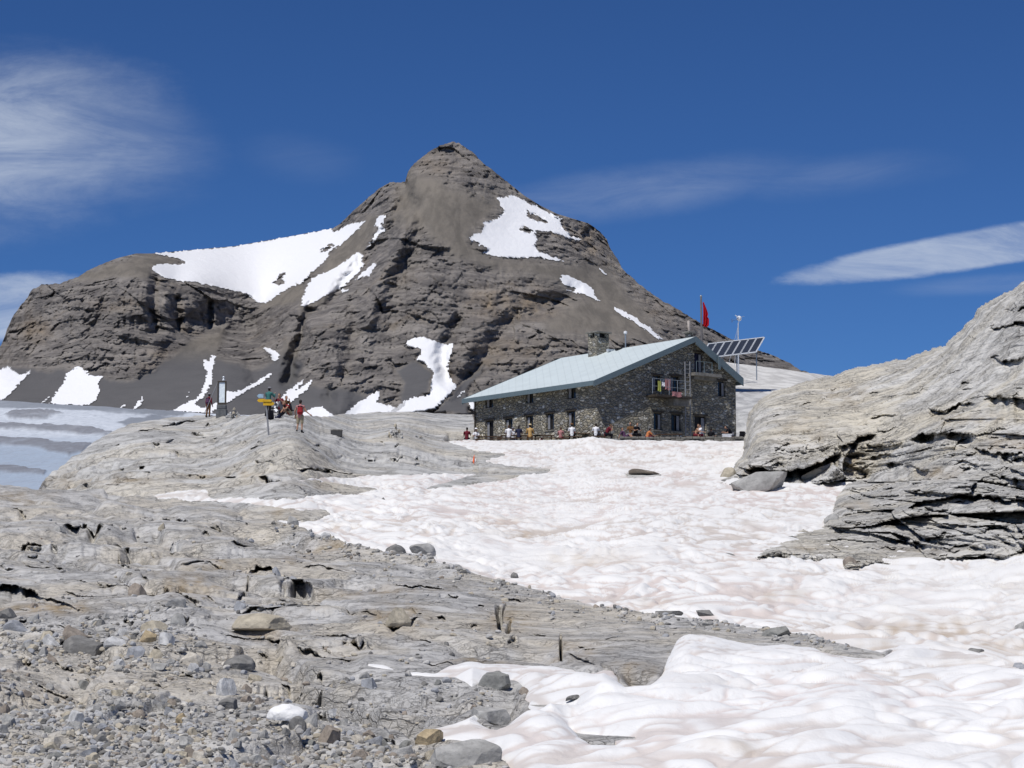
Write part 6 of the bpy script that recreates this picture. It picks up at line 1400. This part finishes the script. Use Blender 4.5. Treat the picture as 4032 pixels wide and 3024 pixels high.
def cairn(cx, by, w, h, label):
    g = GB(cx, by); t = empty('cairn', g); tag(t, label, 'cairn'); s = g[1] / F; r = random.Random(int(cx)); rows = 5
    for k in range(rows):
        n = max(1, rows - k - (k > 2)); rw = w * s * (1 - k / rows) * .5
        for i in range(n):
            o = link('stone', get_rock(201 + r.randrange(6) * 2, .6, r.choice(['grey', 'dark', 'pale', 'tan', 'grey'])), t); sz = w * s / rows * r.uniform(.5, .72)
            o.scale = (sz, sz * .8, h * s / rows * r.uniform(1.0, 1.4)); o.location = (((i + .5) / n - .5) * 2 * rw + r.uniform(-.05, .05), r.uniform(-.15, .15), k * h * s / rows * .92 - .05); o.rotation_euler = (r.uniform(-.2, .2), r.uniform(-.2, .2), r.uniform(0, 3))
cairn(922, 1644, 62, 44, 'stacked rock cairn right of the memorial panel'); cairn(1556, 1722, 70, 62, 'pile of dark and pale rocks left of the hut'); cairn(1640, 1722, 60, 16, 'low scatter of stones right of the rock pile')

# the many small loose stones: the largest ones are individuals, the rest gravel
def density(x, y):
    d = sstep(sdist(x, y, [(-400,2620),(200,2680),(600,2740),(1000,2780),(1400,2830),(1660,2930),(1780,3100),(1900,3400),(-400,3400)]), -60, 60) * 1.0
    d = np.maximum(d, .9 * sstep(sdist(x, y, [(-100,2420),(300,2430),(560,2380),(760,2440),(800,2560),(830,2640),(600,2650),(300,2620),(-100,2600)]), -20, 40))
    d = np.maximum(d, .35 * sstep(sdist(x, y, [(1000,2630),(1500,2640),(1900,2680),(1880,2730),(1300,2780),(900,2740)]), -20, 30)); d = np.maximum(d, .5 * sstep(sdist(x, y, [(1060,2010),(1300,2070),(1800,2200),(1780,2240),(1300,2140),(1050,2060)]), -8, 14))
    d = np.maximum(d, .45 * sstep(sdist(x, y, [(1740,2650),(1960,2680),(1930,2740),(1700,2700)]), -8, 14)); d = np.maximum(d, .06)
    return d * sstep(-sdist(x, y, SNOW_A), 2, 14) * (y > crestA(x) + 6)
rg = np.random.RandomState(21)
def sample(n, x0, x1, y0, y1):
    xs = []; ys = []
    while len(xs) < n:
        x = rg.uniform(x0, x1, 4000); y = rg.uniform(y0, y1, 4000); cl = .35 + .65 * sstep(fbm(x * .008, y * .016, 3.3, 3), -.15, .25); k = rg.rand(4000) < density(x, y) * cl; xs += list(x[k]); ys += list(y[k])
    return np.array(xs[:n]), np.array(ys[:n])
keys = ['grey', 'grey', 'pale', 'dark', 'tan', 'blue', 'brown', 'cream', 'grey', 'green']
words = {'grey': 'grey', 'pale': 'pale grey', 'dark': 'dark', 'tan': 'tan', 'blue': 'blue grey', 'brown': 'brown', 'cream': 'cream', 'green': 'green grey'}
NI = 290
xs, ys = sample(NI, -100, 2000, 2030, 3060); wid = 26 + 50 * rg.rand(NI) ** 2.4; wid *= np.interp(ys, [2000, 2500, 3050], [.55, .85, 1.15])
ph = hit(surfA, xs, ys)
for i in range(NI):
    mt = keys[rg.randint(len(keys))]
    put_rock(surfA, 'stone', xs[i], ys[i], wid[i], wid[i] * rg.uniform(.45, .8), mt, 301 + 2 * (i % 9), 'small loose %s stone scattered on the foreground slab' % words[mt], 'small %s loose stones on the slab' % words[mt], .2, ph[i])
def gravel():
    n = 15500; xs, ys = sample(n, -200, 2000, 2030, 3200); cx_ = rg.uniform(1060, 3380, 1300); cx_ = cx_ + 60 * np.sin(cx_ * .03) + 40 * np.sin(cx_ * .011); cy_ = crestA(cx_) + rg.exponential(22, 1300) + 1; xs = np.r_[xs, cx_]; ys = np.r_[ys, cy_]; n += 1300; p = surf_pts(surfA, xs, ys); s = p[:, 1] / F
    wid = (5 + 34 * rg.rand(n) ** 3.2) * np.interp(ys, [2000, 2500, 3100], [.6, .85, 1.2]) * s * .62
    bases = []
    for k in range(6):
        bm = bmesh.new(); bmesh.ops.create_icosphere(bm, subdivisions=2, radius=1); v = np.array([x.co[:] for x in bm.verts]); rr = np.random.RandomState(k)
        for _ in range(7): nn = rr.normal(size=3); nn /= np.linalg.norm(nn); dd = rr.uniform(.45, .8); q = v @ nn; ov = q > dd; v[ov] -= (q[ov] - dd)[:, None] * nn
        f = np.array([[x.index for x in fc.verts] for fc in bm.faces]); bm.free(); bases.append((v * np.array([1, .8, .6]), f))
    co = []; fa = []; tone = []; off = 0
    for i in range(n):
        v, f = bases[i % 6]; a = rg.uniform(0, 6.28); c, sn = math.cos(a), math.sin(a); w = v * wid[i] * np.array([1, rg.uniform(.7, 1.1), rg.uniform(.7, 1.3)])
        w = np.stack([w[:, 0] * c - w[:, 1] * sn, w[:, 0] * sn + w[:, 1] * c, w[:, 2]], -1) + p[i] + [0, 0, wid[i] * .25]; co.append(w); fa.append(f + off); off += len(w); tone.append(np.full(len(w), rg.rand()))
    m, t, b = new_mat('gravel'); a = t.add('Attribute', attribute_name='tone').outputs['Fac']
    c = t.ramp(a, [(0, (.17, .165, .155)), (.14, (.38, .37, .345)), (.35, (.44, .425, .40)), (.55, (.48, .43, .34)), (.7, (.37, .38, .40)), (.8, (.53, .52, .50)), (.93, (.32, .27, .22)), (.97, (.64, .61, .55))], 'CONSTANT')
    c = t.mix(t.math('MULTIPLY', t.noise(geo_pos(t), 18, 5, .7), .3), c, (.16, .15, .135)); t.l.new(c, b.inputs['Base Color']); b.inputs['Roughness'].default_value = .92
    o = link('gravel', raw_mesh('gravel', np.concatenate(co), np.concatenate(fa), m, {'tone': np.concatenate(tone)}, False)); tag(o, 'mixed grey and tan gravel strewn over the lower left slab', 'gravel', kind='stuff')
gravel()
# melting lump of snow among the rubble
g = surf_pts(surfA, [1130], [2830])[0]; me = rock_mesh('snow_lump', 401, .5, 3, .10); me.materials.append(M_SNOW); o = link('snow_lump', me); s = g[1] / F
o.location = (g[0], g[1] + .1, P(1130, 2832, g[1])[2] - .02); o.scale = (86 * s, 60 * s, 66 * s); o.rotation_euler = (0, .08, .1); tag(o, 'small bright lump of old snow lying in the rubble', 'snow lump')
for ob in SC.objects:
    if ob.name.startswith('tmp'): bpy.data.objects.remove(ob)
